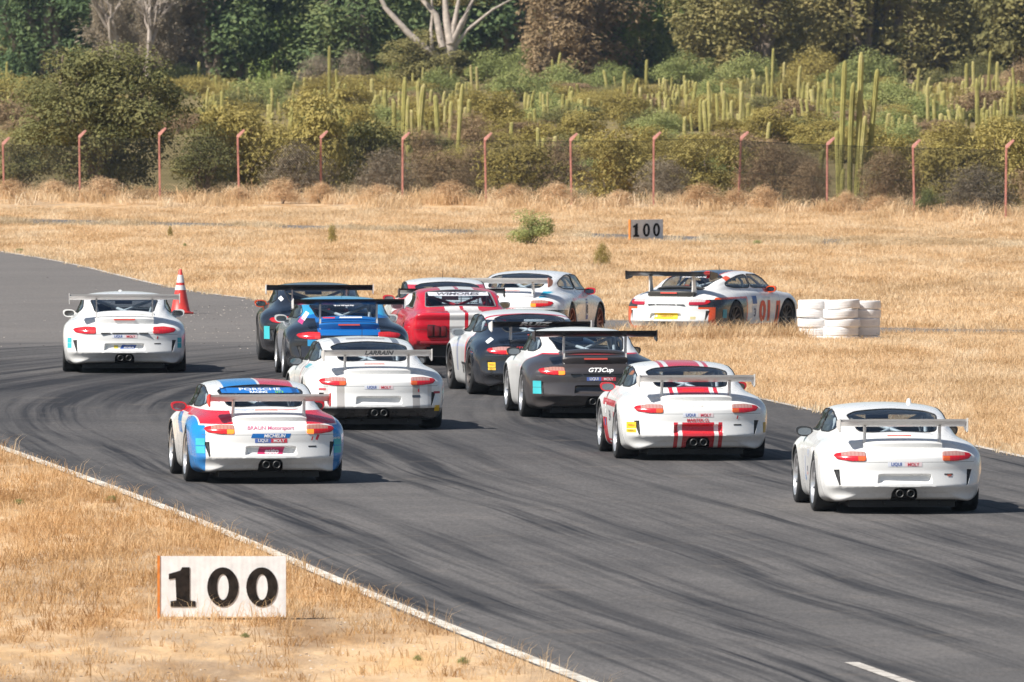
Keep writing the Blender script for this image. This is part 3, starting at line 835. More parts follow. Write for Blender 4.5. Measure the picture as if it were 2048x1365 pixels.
def loft(stations, ny, counts, rear, front, bow_r, bow_f, ridge=None):
    """full body surface from half sections; rear / front: (depth of the end cap, centre height, roundness)"""
    Y = np.array([s[0] for s in stations]); C = np.array([s[1] for s in stations])
    yy = np.linspace(Y[0], Y[-1], ny)
    S = hermite(yy, Y, C)                                    # (ny, k, 2)
    k = C.shape[1]
    tt = np.concatenate([np.linspace(i, i + 1, c, endpoint=False) for i, c in enumerate(counts)] + [[k - 1]])
    sec = []
    for row in S:
        ext = np.vstack([row[1] * [-1, 1], row, row[-2] * [-1, 1]])
        sec.append(hermite(tt, np.arange(-1, k + 1), ext))
    sec = np.array(sec)                                      # (ny, m, 2)
    sec[:, 0, 0] = 0; sec[:, -1, 0] = 0
    rings = []
    def ring(half, y):
        r = np.concatenate([half, half[-2:0:-1] * [-1, 1]])
        return np.column_stack([r[:, 0], np.full(len(r), y), r[:, 1]])
    nc = 34
    sc = 1 - np.linspace(0, 1, nc + 1)[1:] ** 1.25 * 0.985
    for q in sc[::-1]:
        h = sec[0].copy(); h[:, 0] *= q; h[:, 1] = rear[1] + (h[:, 1] - rear[1]) * q
        rings.append(ring(h, yy[0] - rear[0] * math.sqrt(1 - q ** rear[2])))
    for j in range(ny):
        rings.append(ring(sec[j], yy[j]))
    for q in sc:
        h = sec[-1].copy(); h[:, 0] *= q; h[:, 1] = front[1] + (h[:, 1] - front[1]) * q
        rings.append(ring(h, yy[-1] + front[0] * math.sqrt(1 - q ** front[2])))
    V = np.concatenate(rings); m = len(rings[0])
    F = []
    for i in range(len(rings) - 1):
        for a in range(m):
            b = (a + 1) % m
            F.append((i * m + a, i * m + b, (i + 1) * m + b, (i + 1) * m + a))
    F.append(tuple(range(m))); F.append(tuple((len(rings) - 1) * m + a for a in range(m))[::-1])
    # plan curvature of tail and nose
    ax = np.abs(V[:, 0])
    fr = np.clip((bow_r[2] - V[:, 1]) / (bow_r[2] - bow_r[3]), 0, 1.0) ** 1.5
    V[:, 1] += bow_r[0] * (ax / 0.9) ** bow_r[1] * fr
    ff = np.clip((V[:, 1] - bow_f[2]) / (bow_f[3] - bow_f[2]), 0, 1.0) ** 1.5
    V[:, 1] -= bow_f[0] * (ax / 0.85) ** bow_f[1] * ff
    if ridge is not None:
        ridge(V)
    return V, F

def carve(V, F, regions):
    """regions: (name, axis pair, convex outline, test). Cuts the surface along each outline and sorts the faces."""
    bm = bmesh.new()
    vs = [bm.verts.new(v) for v in V]
    lay_ = bm.faces.layers.int.new('region')
    for f in F:
        try: bm.faces.new([vs[i] for i in f])
        except ValueError: pass
    names = ['body']
    for name, (a, b), poly, test in regions:
        names.append(name); idx = len(names) - 1
        P = np.array(poly)
        lo, hi = P.min(0) - .06, P.max(0) + .06
        fs = [f for f in bm.faces if f[lay_] == 0]
        cen = np.array([f.calc_center_median() for f in fs])
        ok = test(cen) & (cen[:, a] > lo[0]) & (cen[:, a] < hi[0]) & (cen[:, b] > lo[1]) & (cen[:, b] < hi[1])
        cand = [f for f, o in zip(fs, ok) if o]
        area = sum(poly[i - 1][0] * poly[i][1] - poly[i][0] * poly[i - 1][1] for i in range(len(poly)))
        sg = 1.0 if area > 0 else -1.0
        for i in range(len(poly)):
            p, q = poly[i - 1], poly[i]
            n2 = ((q[1] - p[1]) * sg, -(q[0] - p[0]) * sg)          # outward
            L = math.hypot(*n2)
            if L < 1e-6: continue
            co = [0, 0, 0]; no = [0, 0, 0]
            co[a], co[b] = p; no[a], no[b] = n2[0] / L, n2[1] / L
            es = list({e for f in cand for e in f.edges}); vv = list({v for f in cand for v in f.verts})
            r = bmesh.ops.bisect_plane(bm, geom=cand + es + vv, dist=1e-5, plane_co=co, plane_no=no)
            cand = [g for g in r['geom'] if isinstance(g, bmesh.types.BMFace)]
            cand = [f for f in cand if (f.calc_center_median()[a] - p[0]) * no[a] + (f.calc_center_median()[b] - p[1]) * no[b] < 1e-6]
        for f in cand: f[lay_] = idx
    bmesh.ops.triangulate(bm, faces=[f for f in bm.faces if len(f.verts) > 4])
    bm.verts.index_update()
    V2 = np.array([v.co for v in bm.verts]); F2 = [tuple(v.index for v in f.verts) for f in bm.faces]
    lab = np.array([names[f[lay_]] for f in bm.faces], dtype=object)
    bm.free()
    return V2, F2, lab

def submesh(name, V, F, pick, smooth_=True):
    fs = [F[i] for i in np.nonzero(pick)[0]]
    used = sorted({i for f in fs for i in f})
    mp = {o: n for n, o in enumerate(used)}
    me = mesh(name, V[used], [[mp[i] for i in f] for f in fs], smooth_)
    bm = bmesh.new(); bm.from_mesh(me)
    bmesh.ops.dissolve_degenerate(bm, edges=bm.edges, dist=1e-5)
    bm.to_mesh(me); bm.free()
    return me

def boundary_loops(me):
    bm = bmesh.new(); bm.from_mesh(me)
    es = [e for e in bm.edges if len(e.link_faces) == 1]
    loops, seen = [], set()
    for e in es:
        if e in seen: continue
        lp = [e.verts[0].co.copy()]; v = e.verts[1]; seen.add(e); st = e.verts[0]
        while v != st:
            lp.append(v.co.copy())
            nx_ = [x for x in v.link_edges if len(x.link_faces) == 1 and x not in seen]
            if not nx_: break
            seen.add(nx_[0]); v = nx_[0].other_vert(v)
        loops.append(lp)
    bm.free()
    return [l for l in loops if len(l) > 6]

def thicken(me, t):
    """gives a panel its thickness inwards"""
    bm = bmesh.new(); bm.from_mesh(me)
    bmesh.ops.recalc_face_normals(bm, faces=bm.faces)
    bmesh.ops.solidify(bm, geom=bm.faces[:], thickness=t)
    bm.to_mesh(me); bm.free()
    return me

def seal_mesh(me, r=0.009):
    m = MB()
    for lp in boundary_loops(me):
        m.tube(lp, r, 5, closed=True)
    return m.mesh('window_seal', True)

def arc(cx, cy, r, n=28):
    return [(cx + r * math.cos(2 * math.pi * i / n), cy + r * math.sin(2 * math.pi * i / n)) for i in range(n)]

def rounded(poly, n=4, k=0.25):
    """softens the corners of an outline"""
    p = np.array(poly, float); out = []
    m = len(p)
    for i in range(m):
        a, b, c = p[i - 1], p[i], p[(i + 1) % m]
        s, e = b + (a - b) * k, b + (c - b) * k
        for j in range(n + 1):
            t = j / n
            out.append(tuple((1 - t) ** 2 * s + 2 * t * (1 - t) * b + t * t * e))
    return out

# ---- the rear-engined coupe shared by twelve of the cars
REAR_AX, FRONT_AX = -1.15, 1.205
ST = [
 (-2.02, [(0, .165), (.55, .16), (.77, .15), (.855, .27), (.885, .45), (.865, .60), (.785, .685), (.63, .728), (.46, .745), (.28, .752), (0, .755)]),
 (-1.80, [(0, .15), (.60, .15), (.82, .165), (.90, .30), (.922, .50), (.905, .65), (.815, .738), (.655, .782), (.51, .802), (.33, .815), (0, .82)]),
 (-1.50, [(0, .12), (.64, .12), (.86, .155), (.915, .32), (.932, .52), (.915, .68), (.835, .77), (.69, .822), (.575, .862), (.41, .893), (0, .908)]),
 (-1.15, [(0, .10), (.65, .10), (.86, .15), (.915, .32), (.932, .52), (.915, .69), (.84, .78), (.715, .845), (.63, .932), (.495, 1.008), (0, 1.036)]),
 (-0.80, [(0, .10), (.65, .10), (.84, .14), (.885, .30), (.905, .50), (.885, .68), (.815, .785), (.725, .855), (.655, .98), (.535, 1.08), (0, 1.118)]),
 (-0.40, [(0, .10), (.65, .10), (.80, .13), (.85, .30), (.866, .50), (.860, .68), (.810, .785), (.738, .855), (.668, 1.00), (.555, 1.132), (0, 1.174)]),
 (0.00, [(0, .10), (.65, .10), (.79, .13), (.84, .30), (.855, .50), (.852, .68), (.808, .785), (.742, .85), (.672, 1.00), (.560, 1.145), (0, 1.190)]),
 (0.40, [(0, .10), (.65, .10), (.79, .13), (.84, .30), (.855, .50), (.850, .68), (.806, .782), (.738, .845), (.664, .985), (.553, 1.125), (0, 1.178)]),
 (0.75, [(0, .10), (.65, .10), (.79, .13), (.842, .30), (.858, .50), (.850, .68), (.803, .778), (.728, .835), (.64, .93), (.52, 1.02), (0, 1.085)]),
 (1.02, [(0, .10), (.65, .10), (.80, .13), (.85, .30), (.870, .50), (.858, .675), (.795, .775), (.70, .815), (.60, .855), (.45, .905), (0, .945)]),
 (1.25, [(0, .10), (.64, .10), (.81, .14), (.86, .30), (.885, .50), (.870, .665), (.785, .765), (.65, .765), (.52, .775), (.36, .795), (0, .815)]),
 (1.60, [(0, .10), (.62, .10), (.80, .14), (.85, .29), (.872, .48), (.850, .63), (.745, .735), (.60, .715), (.46, .715), (.31, .73), (0, .745)]),
 (1.90, [(0, .10), (.60, .10), (.75, .13), (.81, .27), (.830, .43), (.800, .57), (.700, .65), (.55, .645), (.42, .65), (.28, .66), (0, .67)]),
 (2.10, [(0, .12), (.52, .12), (.67, .14), (.73, .25), (.745, .38), (.72, .49), (.62, .55), (.48, .56), (.36, .565), (.24, .57), (0, .575)]),
]
def coupe_ridge(V):
    r = V[:, 1] < -1.85
    z = V[:, 2]
    w = np.clip((-1.80 - V[:, 1]) / 0.2, 0, 1)
    lip = np.where(z < 0.315, np.clip((z - 0.265) / 0.05, 0, 1), np.clip((0.50 - z) / 0.185, 0, 1)) ** 1.3
    V[:, 1] -= np.where(r, 0.045 * lip * w, 0)
    low = np.clip((0.265 - z) / 0.03, 0, 1) * np.clip((z - 0.16) / 0.05, 0, 1)
    V[:, 1] += np.where(r, 0.02 * low * w, 0)
    # deck seam: the panel under the tail lip leans in a little
    V[:, 1] += np.where(r, 0.05 * np.clip((z - 0.64) / 0.16, 0, 1) * w, 0)
BV, BF = loft(ST, 112, [12, 8, 5, 6, 6, 6, 6, 7, 7, 14], (0.17, 0.46, 4.0), (0.15, 0.34, 3.0), (0.24, 2.6, -1.45, -2.2), (0.42, 2.4, 1.25, 2.26), coupe_ridge)
both = lambda poly: [poly, [(-x, z) for x, z in poly]]
WIN_F = rounded([(0.86, .862), (-0.12, .880), (-0.12, 1.128), (0.30, 1.112), (0.62, 1.02)], 4, .18)
WIN_Q = rounded([(-0.17, .880), (-0.80, .888), (-1.06, .930), (-1.00, .985), (-0.80, 1.045), (-0.48, 1.102), (-0.17, 1.128)], 4, .22)
TAIL_L = rounded([(.435, .602), (.435, .708), (.60, .712), (.755, .688), (.785, .662), (.745, .620), (.60, .600)], 3, .18)
VENT = [(.785, .502), (.722, .505), (.712, .325), (.728, .322)]
PLATE = rounded([(-.315, .345), (.315, .345), (.30, .462), (-.30, .462)], 3, .12)
REGS = [('arch', (1, 2), arc(REAR_AX, .33, .362), lambda P: (np.abs(P[:, 0]) > .60) & (P[:, 2] < .72)),
        ('arch', (1, 2), arc(FRONT_AX, .325, .352), lambda P: (np.abs(P[:, 0]) > .58) & (P[:, 2] < .72)),
        ('rear_window', (0, 1), rounded([(-.435, -1.50), (.435, -1.50), (.515, -.86), (.40, -.73), (0, -.68), (-.40, -.73), (-.515, -.86)], 3, .2), lambda P: (P[:, 2] > .80)),
        ('windscreen', (0, 1), rounded([(-.59, .99), (0, 1.09), (.59, .99), (.485, .55), (0, .47), (-.485, .55)], 3, .18), lambda P: (P[:, 2] > .84)),
        ]
for sgn in (1, -1):
    far = lambda P, s=sgn: (P[:, 0] * s > .5) & (P[:, 2] > .84)
    REGS.append(('front_side_window%d' % sgn, (1, 2), WIN_F, far))
    REGS.append(('quarter_window%d' % sgn, (1, 2), WIN_Q, far))
    tl = [(x * sgn, z) for x, z in TAIL_L]; vt = [(x * sgn, z) for x, z in VENT]
    REGS.append(('tail_light%d' % sgn, (0, 2), tl, lambda P: P[:, 1] < -1.6))
    REGS.append(('vent%d' % sgn, (0, 2), vt, lambda P: P[:, 1] < -1.6))
REGS.append(('plate', (0, 2), PLATE, lambda P: P[:, 1] < -1.9))
REGS.append(('exhaust_cut', (0, 2), rounded([(-.15, .15), (-.145, .25), (-.115, .30), (.115, .30), (.145, .25), (.15, .15)], 3, .2), lambda P: P[:, 1] < -1.9))
BV, BF, BL = carve(BV, BF, REGS)
FULL_BVH = BVHTree.FromPolygons([Vector(v) for v in BV], BF)
# press the number-plate bay into the bumper
pv = sorted({i for i in np.nonzero(BL == 'plate')[0] for i in BF[i]})
d_, _, _ = edge_dist(BV[pv, 0], BV[pv, 2], PLATE)
BV2 = BV.copy()
BV2[pv, 1] += 0.055 * np.clip(d_ / 0.02, 0, 1)
lv = sorted({i for k in ('tail_light1', 'tail_light-1') for f in np.nonzero(BL == k)[0] for i in BF[f]})
M_BODY = thicken(submesh('coupe_body', BV2, BF, (BL == 'body') | (BL == 'plate')), 0.012)
M_BODY.polygons.foreach_set('use_smooth', [True] * len(M_BODY.polygons))
M_BODY.set_sharp_from_angle(angle=R(50))
BODY_BVH = BVHTree.FromPolygons([Vector(v) for v in BV2], BF)
M_WIN = {k: submesh(k, BV, BF, BL == k) for k in ('rear_window', 'windscreen', 'front_side_window1', 'front_side_window-1', 'quarter_window1', 'quarter_window-1')}
M_SEAL = {k: seal_mesh(v) for k, v in M_WIN.items()}
def raised(key, out):
    pick = BL == key
    ids = sorted({i for f in np.nonzero(pick)[0] for i in BF[f]})
    V2 = BV.copy(); V2[ids, 1] -= out
    return thicken(submesh(key, V2, BF, pick), 0.025)
M_TAIL = {s: raised('tail_light%d' % s, 0.008) for s in (1, -1)}
M_VENT = {s: thicken(submesh('vent', BV + np.array([0, .012, 0]), BF, BL == 'vent%d' % s), 0.01) for s in (1, -1)}
M_EXC = thicken(submesh('exhaust_surround', BV + np.array([0, .05, 0]), BF, BL == 'exhaust_cut'), 0.01)

def underbody():
    m = MB()
    m.box(-.60, .60, -1.92, 1.9, .075, .16)
    m.box(-.60, .60, -1.98, -1.4, .165, .36)                     # engine and gearbox in the tail
    m.box(-.70, -.58, -.70, .80, .08, .3); m.box(.58, .70, -.70, .80, .08, .3)
    for s in (1, -1):                                            # wheel houses
        for ya, r_, xi in ((REAR_AX, .385, .57), (FRONT_AX, .37, .56)):
            vs, fs = [], []
            n = 14
            for x in (xi, .865):
                for i in range(n + 1):
                    t = math.pi * i / n - 0.0
                    vs.append((s * x, ya + r_ * math.cos(t), .30 + r_ * math.sin(t) * .98))
            for i in range(n):
                fs.append((i, i + 1, n + 2 + i, n + 1 + i))
            c = len(vs); vs.append((s * xi, ya, .30))
            for i in range(n): fs.append((i, i + 1, c))
            m.add(vs, fs)
    return m.mesh('underbody')
M_UNDER = underbody()
def diffuser():
    m = MB()
    m.prism([(-1.93, .20), (-1.95, .15), (-1.7, .10), (-1.65, .16)], -.60, .60, 'x')
    for x in (-.42, -.2, .2, .42):
        m.prism([(-1.96, .15), (-1.96, .115), (-1.75, .085), (-1.7, .12)], x - .008, x + .008, 'x')
    return m.mesh('diffuser')
M_DIFF = diffuser()

def lid_mesh():
    """engine lid: bar with the third brake light, air hollow, then the duck tail"""
    prof = [(-1.475, .905), (-1.54, .910), (-1.60, .893), (-1.625, .868), (-1.62, .835), (-1.68, .806), (-1.80, .800), (-1.90, .808), (-2.005, .826), (-2.035, .820),
            (-2.050, .800), (-2.045, .745), (-2.030, .705), (-2.00, .69), (-1.90, .72), (-1.70, .77), (-1.50, .85)]
    xs_ = np.linspace(-1, 1, 25)
    vs, fs = [], []
    n = len(prof)
    for u in xs_:
        a = abs(u)
        for (y, z) in prof:
            back = (y + 1.475) / -.575                      # 0 at the window, 1 at the lip
            x = u * (.452 - .006 * back)
            yy = y + .045 * a ** 2 * min(1, max(0, back * 1.3)) + .02 * a ** 6
            zz = z - .022 * a ** 2 * (1 - back) - .006 * a ** 2 - .014 * a ** 8 * (1 if z > .78 else 0)
            vs.append((x, yy, zz))
    for i in range(len(xs_) - 1):
        for k in range(n):
            l = (k + 1) % n
            fs.append((i * n + k, i * n + l, (i + 1) * n + l, (i + 1) * n + k))
    fs.append(tuple(range(n))); fs.append(tuple((len(xs_) - 1) * n + k for k in range(n))[::-1])
    m = MB().add(vs, fs)
    return sharpen(m.mesh('engine_lid'), 28)
M_LID = lid_mesh()
def strip(x0, x1, y, z0, z1, d=.012):
    return MB().box(x0, x1, y - d, y + .01, z0, z1).mesh('strip')
M_STOP_HI = strip(-.135, .135, -1.630, .845, .877)
M_GAP_HI = strip(-.27, .27, -1.618, .853, .865)
M_STOP_LO = strip(-.16, .16, -2.052, .775, .797)
M_SLOT = MB().box(-.36, -.215, -2.193, -2.13, .607, .618).box(-.19, .19, -2.196, -2.13, .607, .618).box(.215, .36, -2.193, -2.13, .607, .618).mesh('slots')

def wing_mesh(half, z, y=-1.93, chord=.30):
    """aerofoil plank, nose forward, trailing edge up"""
    pr = []
    for i in range(9):
        t = i / 8
        pr.append((y + chord * .5 - chord * t, z - .020 + .062 * t ** 1.6 + .018 * math.sin(math.pi * t) ** .8))
    for i in range(8, -1, -1):
        t = i / 8
        pr.append((y + chord * .5 - chord * t, z - .026 + .056 * t ** 1.6 - .022 * math.sin(math.pi * t) ** .8 * (1 - .35 * t)))
    m = MB().prism(pr, -half, half, 'x')
    m.prism([(y - chord * .5 - .001, z + .032), (y - chord * .5 - .007, z + .056), (y - chord * .5 + .004, z + .056), (y - chord * .5 + .006, z + .034)], -half, half, 'x')   # gurney lip
    return sharpen(m.mesh('wing_blade'), 30)
def endplate_mesh(z, y=-1.93, chord=.34):
    a = [(y - chord * .5, z + .068), (y + chord * .42, z + .03), (y + chord * .5, z - .02), (y + chord * .30, z - .065), (y - chord * .35, z - .095), (y - chord * .5, z - .08)]
    return bevel(MB().prism(a, -.007, .007, 'x').mesh('endplate'), .002, 1)
def strut_mesh(z):
    """upright plate with a waist and a foot"""
    vs, fs = [], []
    rows = []
    for t, y0, y1 in ((-.16, -1.985, -1.80), (.18, -1.97, -1.81), (.4, -1.965, -1.835), (.62, -1.965, -1.85), (.82, -1.975, -1.855), (1, -1.99, -1.865)):
        rows.append((.80 + (z - .022 - .80) * t, y0, y1))
    for zz, y0, y1 in rows:
        for x in (-.011, .011):
            for y in (y0, y1): vs.append((x, y, zz))
    for i in range(len(rows) - 1):
        a, b = i * 4, i * 4 + 4
        for (p, q) in ((0, 1), (1, 3), (3, 2), (2, 0)):
            fs.append((a + p, a + q, b + q, b + p))
    fs.append((0, 1, 3, 2)); e = (len(rows) - 1) * 4; fs.append((e, e + 1, e + 3, e + 2))
    return sharpen(MB().add(vs, fs).mesh('strut'), 30)
WINGZ = {'wide': 1.145, 'narrow': 1.015}
M_WING = {'wide': wing_mesh(.83, WINGZ['wide']), 'narrow': wing_mesh(.715, WINGZ['narrow'])}
M_ENDP = {k: endplate_mesh(v) for k, v in WINGZ.items()}
M_STRUT = {k: strut_mesh(v) for k, v in WINGZ.items()}
WING_BVH = {k: BVHTree.FromPolygons([v.co for v in m.vertices], [tuple(p.vertices) for p in m.polygons]) for k, m in M_WING.items()}

def tyre_mesh(r, w, rim):
    h = w / 2
    return sharpen(MB().lathe([(rim - .012, -h * .80), (rim + .004, -h * .93), (rim + .035, -h), (r - .035, -h * .985), (r - .012, -h * .93), (r, -h * .80), (r, h * .80), (r - .012, h * .93),
                               (r - .035, h * .985), (rim + .035, h), (rim + .004, h * .93), (rim - .012, h * .80)], 40, 'x').mesh('tyre'), 40)
def rim_mesh(rim, w, spokes=10):
    """outer face towards -x"""
    h = w / 2
    m = MB()
    m.lathe([(rim - .002, h * .8), (rim - .018, h * .75), (rim - .03, 0), (rim - .022, -h * .66), (rim - .010, -h * .90), (rim + .006, -h * .95), (rim + .004, -h * .8)], 36, 'x')
    m.lathe([(.012, -h * .60), (.05, -h * .60), (.062, -h * .5), (.062, h * .2)], 18, 'x')
    for k in range(spokes):
        t = 2 * math.pi * k / spokes
        c, s_ = math.cos(t), math.sin(t)
        vs = []
        for rr, hw, x0 in ((.05, .020, -h * .55), (rim * .55, .013, -h * .66), (rim - .016, .017, -h * .78)):
            for sg in (-1, 1):
                for xx in (x0, x0 + .03):
                    vs.append((xx, rr * c - sg * hw * s_, rr * s_ + sg * hw * c))
        fs = []
        for a in (0, 4):
            for (p, q) in ((0, 1), (1, 3), (3, 2), (2, 0)):
                fs.append((a + p, a + q, a + 4 + q, a + 4 + p))
        m.add(vs, fs)
    return sharpen(m.mesh('rim'), 35)
def disc_mesh(rim):
    return MB().lathe([(.05, .0), (rim - .045, .0), (rim - .045, .02), (.05, .02)], 28, 'x').mesh('brake_disc')
M_TYRE_R, M_TYRE_F = tyre_mesh(.330, .295, .238), tyre_mesh(.322, .245, .236)
M_RIM_R, M_RIM_F = rim_mesh(.238, .295), rim_mesh(.236, .245)
M_DISC = disc_mesh(.236)

def mirror_mesh():
    """mirror housing on the left side, opening towards the rear (-y)"""
    vs, fs = [], []
    rows = [(.0, 1.0), (.03, 1.0), (.075, .93), (.115, .74), (.14, .45), (.15, .12)]
    n = 18
    for dy, q in rows:
        for k in range(n):
            t = 2 * math.pi * k / n
            cx, cz = math.cos(t), math.sin(t)
            x = .098 * q * math.copysign(abs(cx) ** .75, cx); z = .060 * q * math.copysign(abs(cz) ** .75, cz)
            vs.append((x - .015 * z / .06, dy, z))
    for i in range(len(rows) - 1):
        for k in range(n):
            l = (k + 1) % n
            fs.append((i * n + k, i * n + l, (i + 1) * n + l, (i + 1) * n + k))
    fs.append(tuple((len(rows) - 1) * n + k for k in range(n))); fs.append(tuple(range(n))[::-1])
    m = MB().add(vs, fs)
    m.tube([(.06, .06, -.04), (.11, .06, -.055), (.17, .05, -.07)], [.03, .024, .03], 8)
    return sharpen(m.mesh('mirror'), 50)
M_MIRROR = mirror_mesh()
def mirror_glass():
    n = 18; vs = []
    for k in range(n):
        t = 2 * math.pi * k / n
        cx, cz = math.cos(t), math.sin(t)
        vs.append((.076 * math.copysign(abs(cx) ** .75, cx), -.003, .041 * math.copysign(abs(cz) ** .75, cz)))
    vs += [(a, .004, c) for a, b, c in vs]
    fs = [tuple(range(n)), tuple(range(n, 2 * n))[::-1]] + [(k, (k + 1) % n, n + (k + 1) % n, n + k) for k in range(n)]
    return MB().add(vs, fs).mesh('mirror_glass')
M_MGLASS = mirror_glass()
M_PIPE = sharpen(MB().lathe([(.034, -.02), (.034, -.10), (.040, -.105), (.046, -.10), (.046, .10)], 20, 'y').lathe([(.002, -.01), (.034, -.01)], 20, 'y').mesh('exhaust_pipe'), 40)
def cage_mesh():
    m = MB(); r = .024
    for s in (1, -1):
        m.tube([(s * .60, -.16, .16), (s * .61, -.16, .80), (s * .56, -.16, 1.0), (s * .47, -.16, 1.085), (0, -.16, 1.115)], r, 8)
        m.tube([(s * .47, -.16, 1.08), (s * .36, -1.22, .80), (s * .36, -1.35, .42)], r, 8)
        m.tube([(s * .47, -.16, 1.08), (s * .46, .42, 1.06), (s * .56, .88, .82), (s * .58, .92, .2)], r, 8)
    m.tube([(.46, -.17, 1.07), (-.36, -1.22, .79)], r, 8); m.tube([(-.46, -.17, 1.07), (.36, -1.23, .79)], r, 8)
    m.tube([(-.46, .42, 1.06), (.46, .42, 1.06)], r, 8); m.tube([(-.60, -.16, .55), (.60, -.16, .55)], r, 8)
    return m.mesh('roll_cage', True)
M_CAGE = cage_mesh()
def seat_mesh():
    m = MB()
    sec = [(.30, .20, .10), (.50, .22, .11), (.70, .24, .12), (.82, .20, .10), (.93, .15, .09), (1.00, .11, .06)]
    vs, fs = [], []
    n = 14
    for z, hw, hd in sec:
        for k in range(n):
            t = 2 * math.pi * k / n
            vs.append((hw * math.copysign(abs(math.cos(t)) ** .6, math.cos(t)), hd * math.sin(t) - .18 * (z - .3), z))
    for i in range(len(sec) - 1):
        for k in range(n):
            l = (k + 1) % n
            fs.append((i * n + k, i * n + l, (i + 1) * n + l, (i + 1) * n + k))
    fs.append(tuple((len(sec) - 1) * n + k for k in range(n)))
    m.add(vs, fs)
    m.box(-.22, .22, -.02, .46, .22, .34)
    return sharpen(m.mesh('seat'), 50)
M_SEAT = seat_mesh()
def cabin_mesh():
    """floor, dash and rear bulkhead seen through the glass"""
    m = MB()
    m.box(-.60, .60, -1.35, 1.0, .165, .20)
    m.prism([(.62, .2), (.60, .78), (.72, .83), (1.0, .82), (1.02, .2)], -.60, .60, 'x')
    m.prism([(-1.44, .2), (-1.44, .80), (-1.10, .70), (-.80, .46), (-.75, .2)], -.55, .55, 'x')
    m.tube([(-.36 + .17 * math.cos(t), .50, .74 + .17 * math.sin(t)) for t in np.linspace(0, 6.28, 20, endpoint=False)], .014, 6, closed=True)
    m.box(-.13, .13, .50, .53, .985, 1.05)
    return m.mesh('cabin')
M_CABIN = cabin_mesh()

# ---- materials for the cars
def glass_material(name, tint, gloss=0.16):
    k = NT(name)
    k.t.nodes.remove(k.b)
    tr = k.n('ShaderNodeBsdfTransparent'); tr.inputs['Color'].default_value = (*tint, 1)
    gl = k.n('ShaderNodeBsdfGlossy'); gl.inputs['Roughness'].default_value = 0.05; gl.inputs['Color'].default_value = (0.9, 0.93, 1, 1)
    lw = k.n('ShaderNodeLayerWeight'); lw.inputs['Blend'].default_value = 0.5
    mx = k.n('ShaderNodeMixShader')
    f3 = k.math('POWER', lw.outputs['Facing'], 4.0)
    k.l(k.math('ADD', k.math('MULTIPLY', f3, 0.55), gloss, clamp=True), mx.inputs[0])
    k.l(tr.outputs[0], mx.inputs[1]); k.l(gl.outputs[0], mx.inputs[2])
    k.l(mx.outputs[0], k.t.nodes['Material Output'].inputs['Surface'])
    return k.m
GLASS = glass_material('window_glass', (0.66, 0.73, 0.78), 0.045)
WHITE, RED, BLUE, BLACK, GREY = (0.80, 0.80, 0.785), (0.62, 0.020, 0.035), (0.012, 0.17, 0.52), (0.012, 0.014, 0.020), (0.060, 0.055, 0.058)
YELLOW, TEAL, ORANGE, SILVER = (0.80, 0.50, 0.02), (0.05, 0.46, 0.50), (0.75, 0.09, 0.02), (0.45, 0.44, 0.43)
RUBBER = flat('tyre_rubber', (0.020, 0.020, 0.021), 0.75, var=0.3, vscale=9)
BLACKP = flat('black_plastic', (0.014, 0.014, 0.015), 0.55)
DARKM = flat('dark_metal', (0.05, 0.05, 0.05), 0.5, 0.6)
ALU = flat('silver_wing_paint', (0.74, 0.72, 0.69), 0.35, 0.15)
RIMS = flat('silver_rim', (0.66, 0.66, 0.67), 0.30, 0.75)
RIMD = flat('dark_rim', (0.10, 0.09, 0.085), 0.4, 0.6)
RIMR = flat('bronze_rim', (0.32, 0.10, 0.06), 0.4, 0.5)
DISC = flat('brake_steel', (0.30, 0.27, 0.25), 0.5, 0.8)
SEALM = flat('seal_rubber', (0.012, 0.012, 0.013), 0.6)
MGLASS = flat('mirror_silver', (0.20, 0.22, 0.24), 0.08, 1.0)
LAMP3 = flat('third_brake_lamp', (0.75, 0.10, 0.075), 0.3, coat=0.3)
CABIN = flat('cabin_dark', (0.10, 0.10, 0.11), 0.8)
CAGEM = flat('cage_paint', (0.74, 0.74, 0.73), 0.4)
CAGER = flat('cage_red', (0.50, 0.02, 0.03), 0.4)
SEATM = flat('seat_cloth', (0.022, 0.024, 0.032), 0.9)

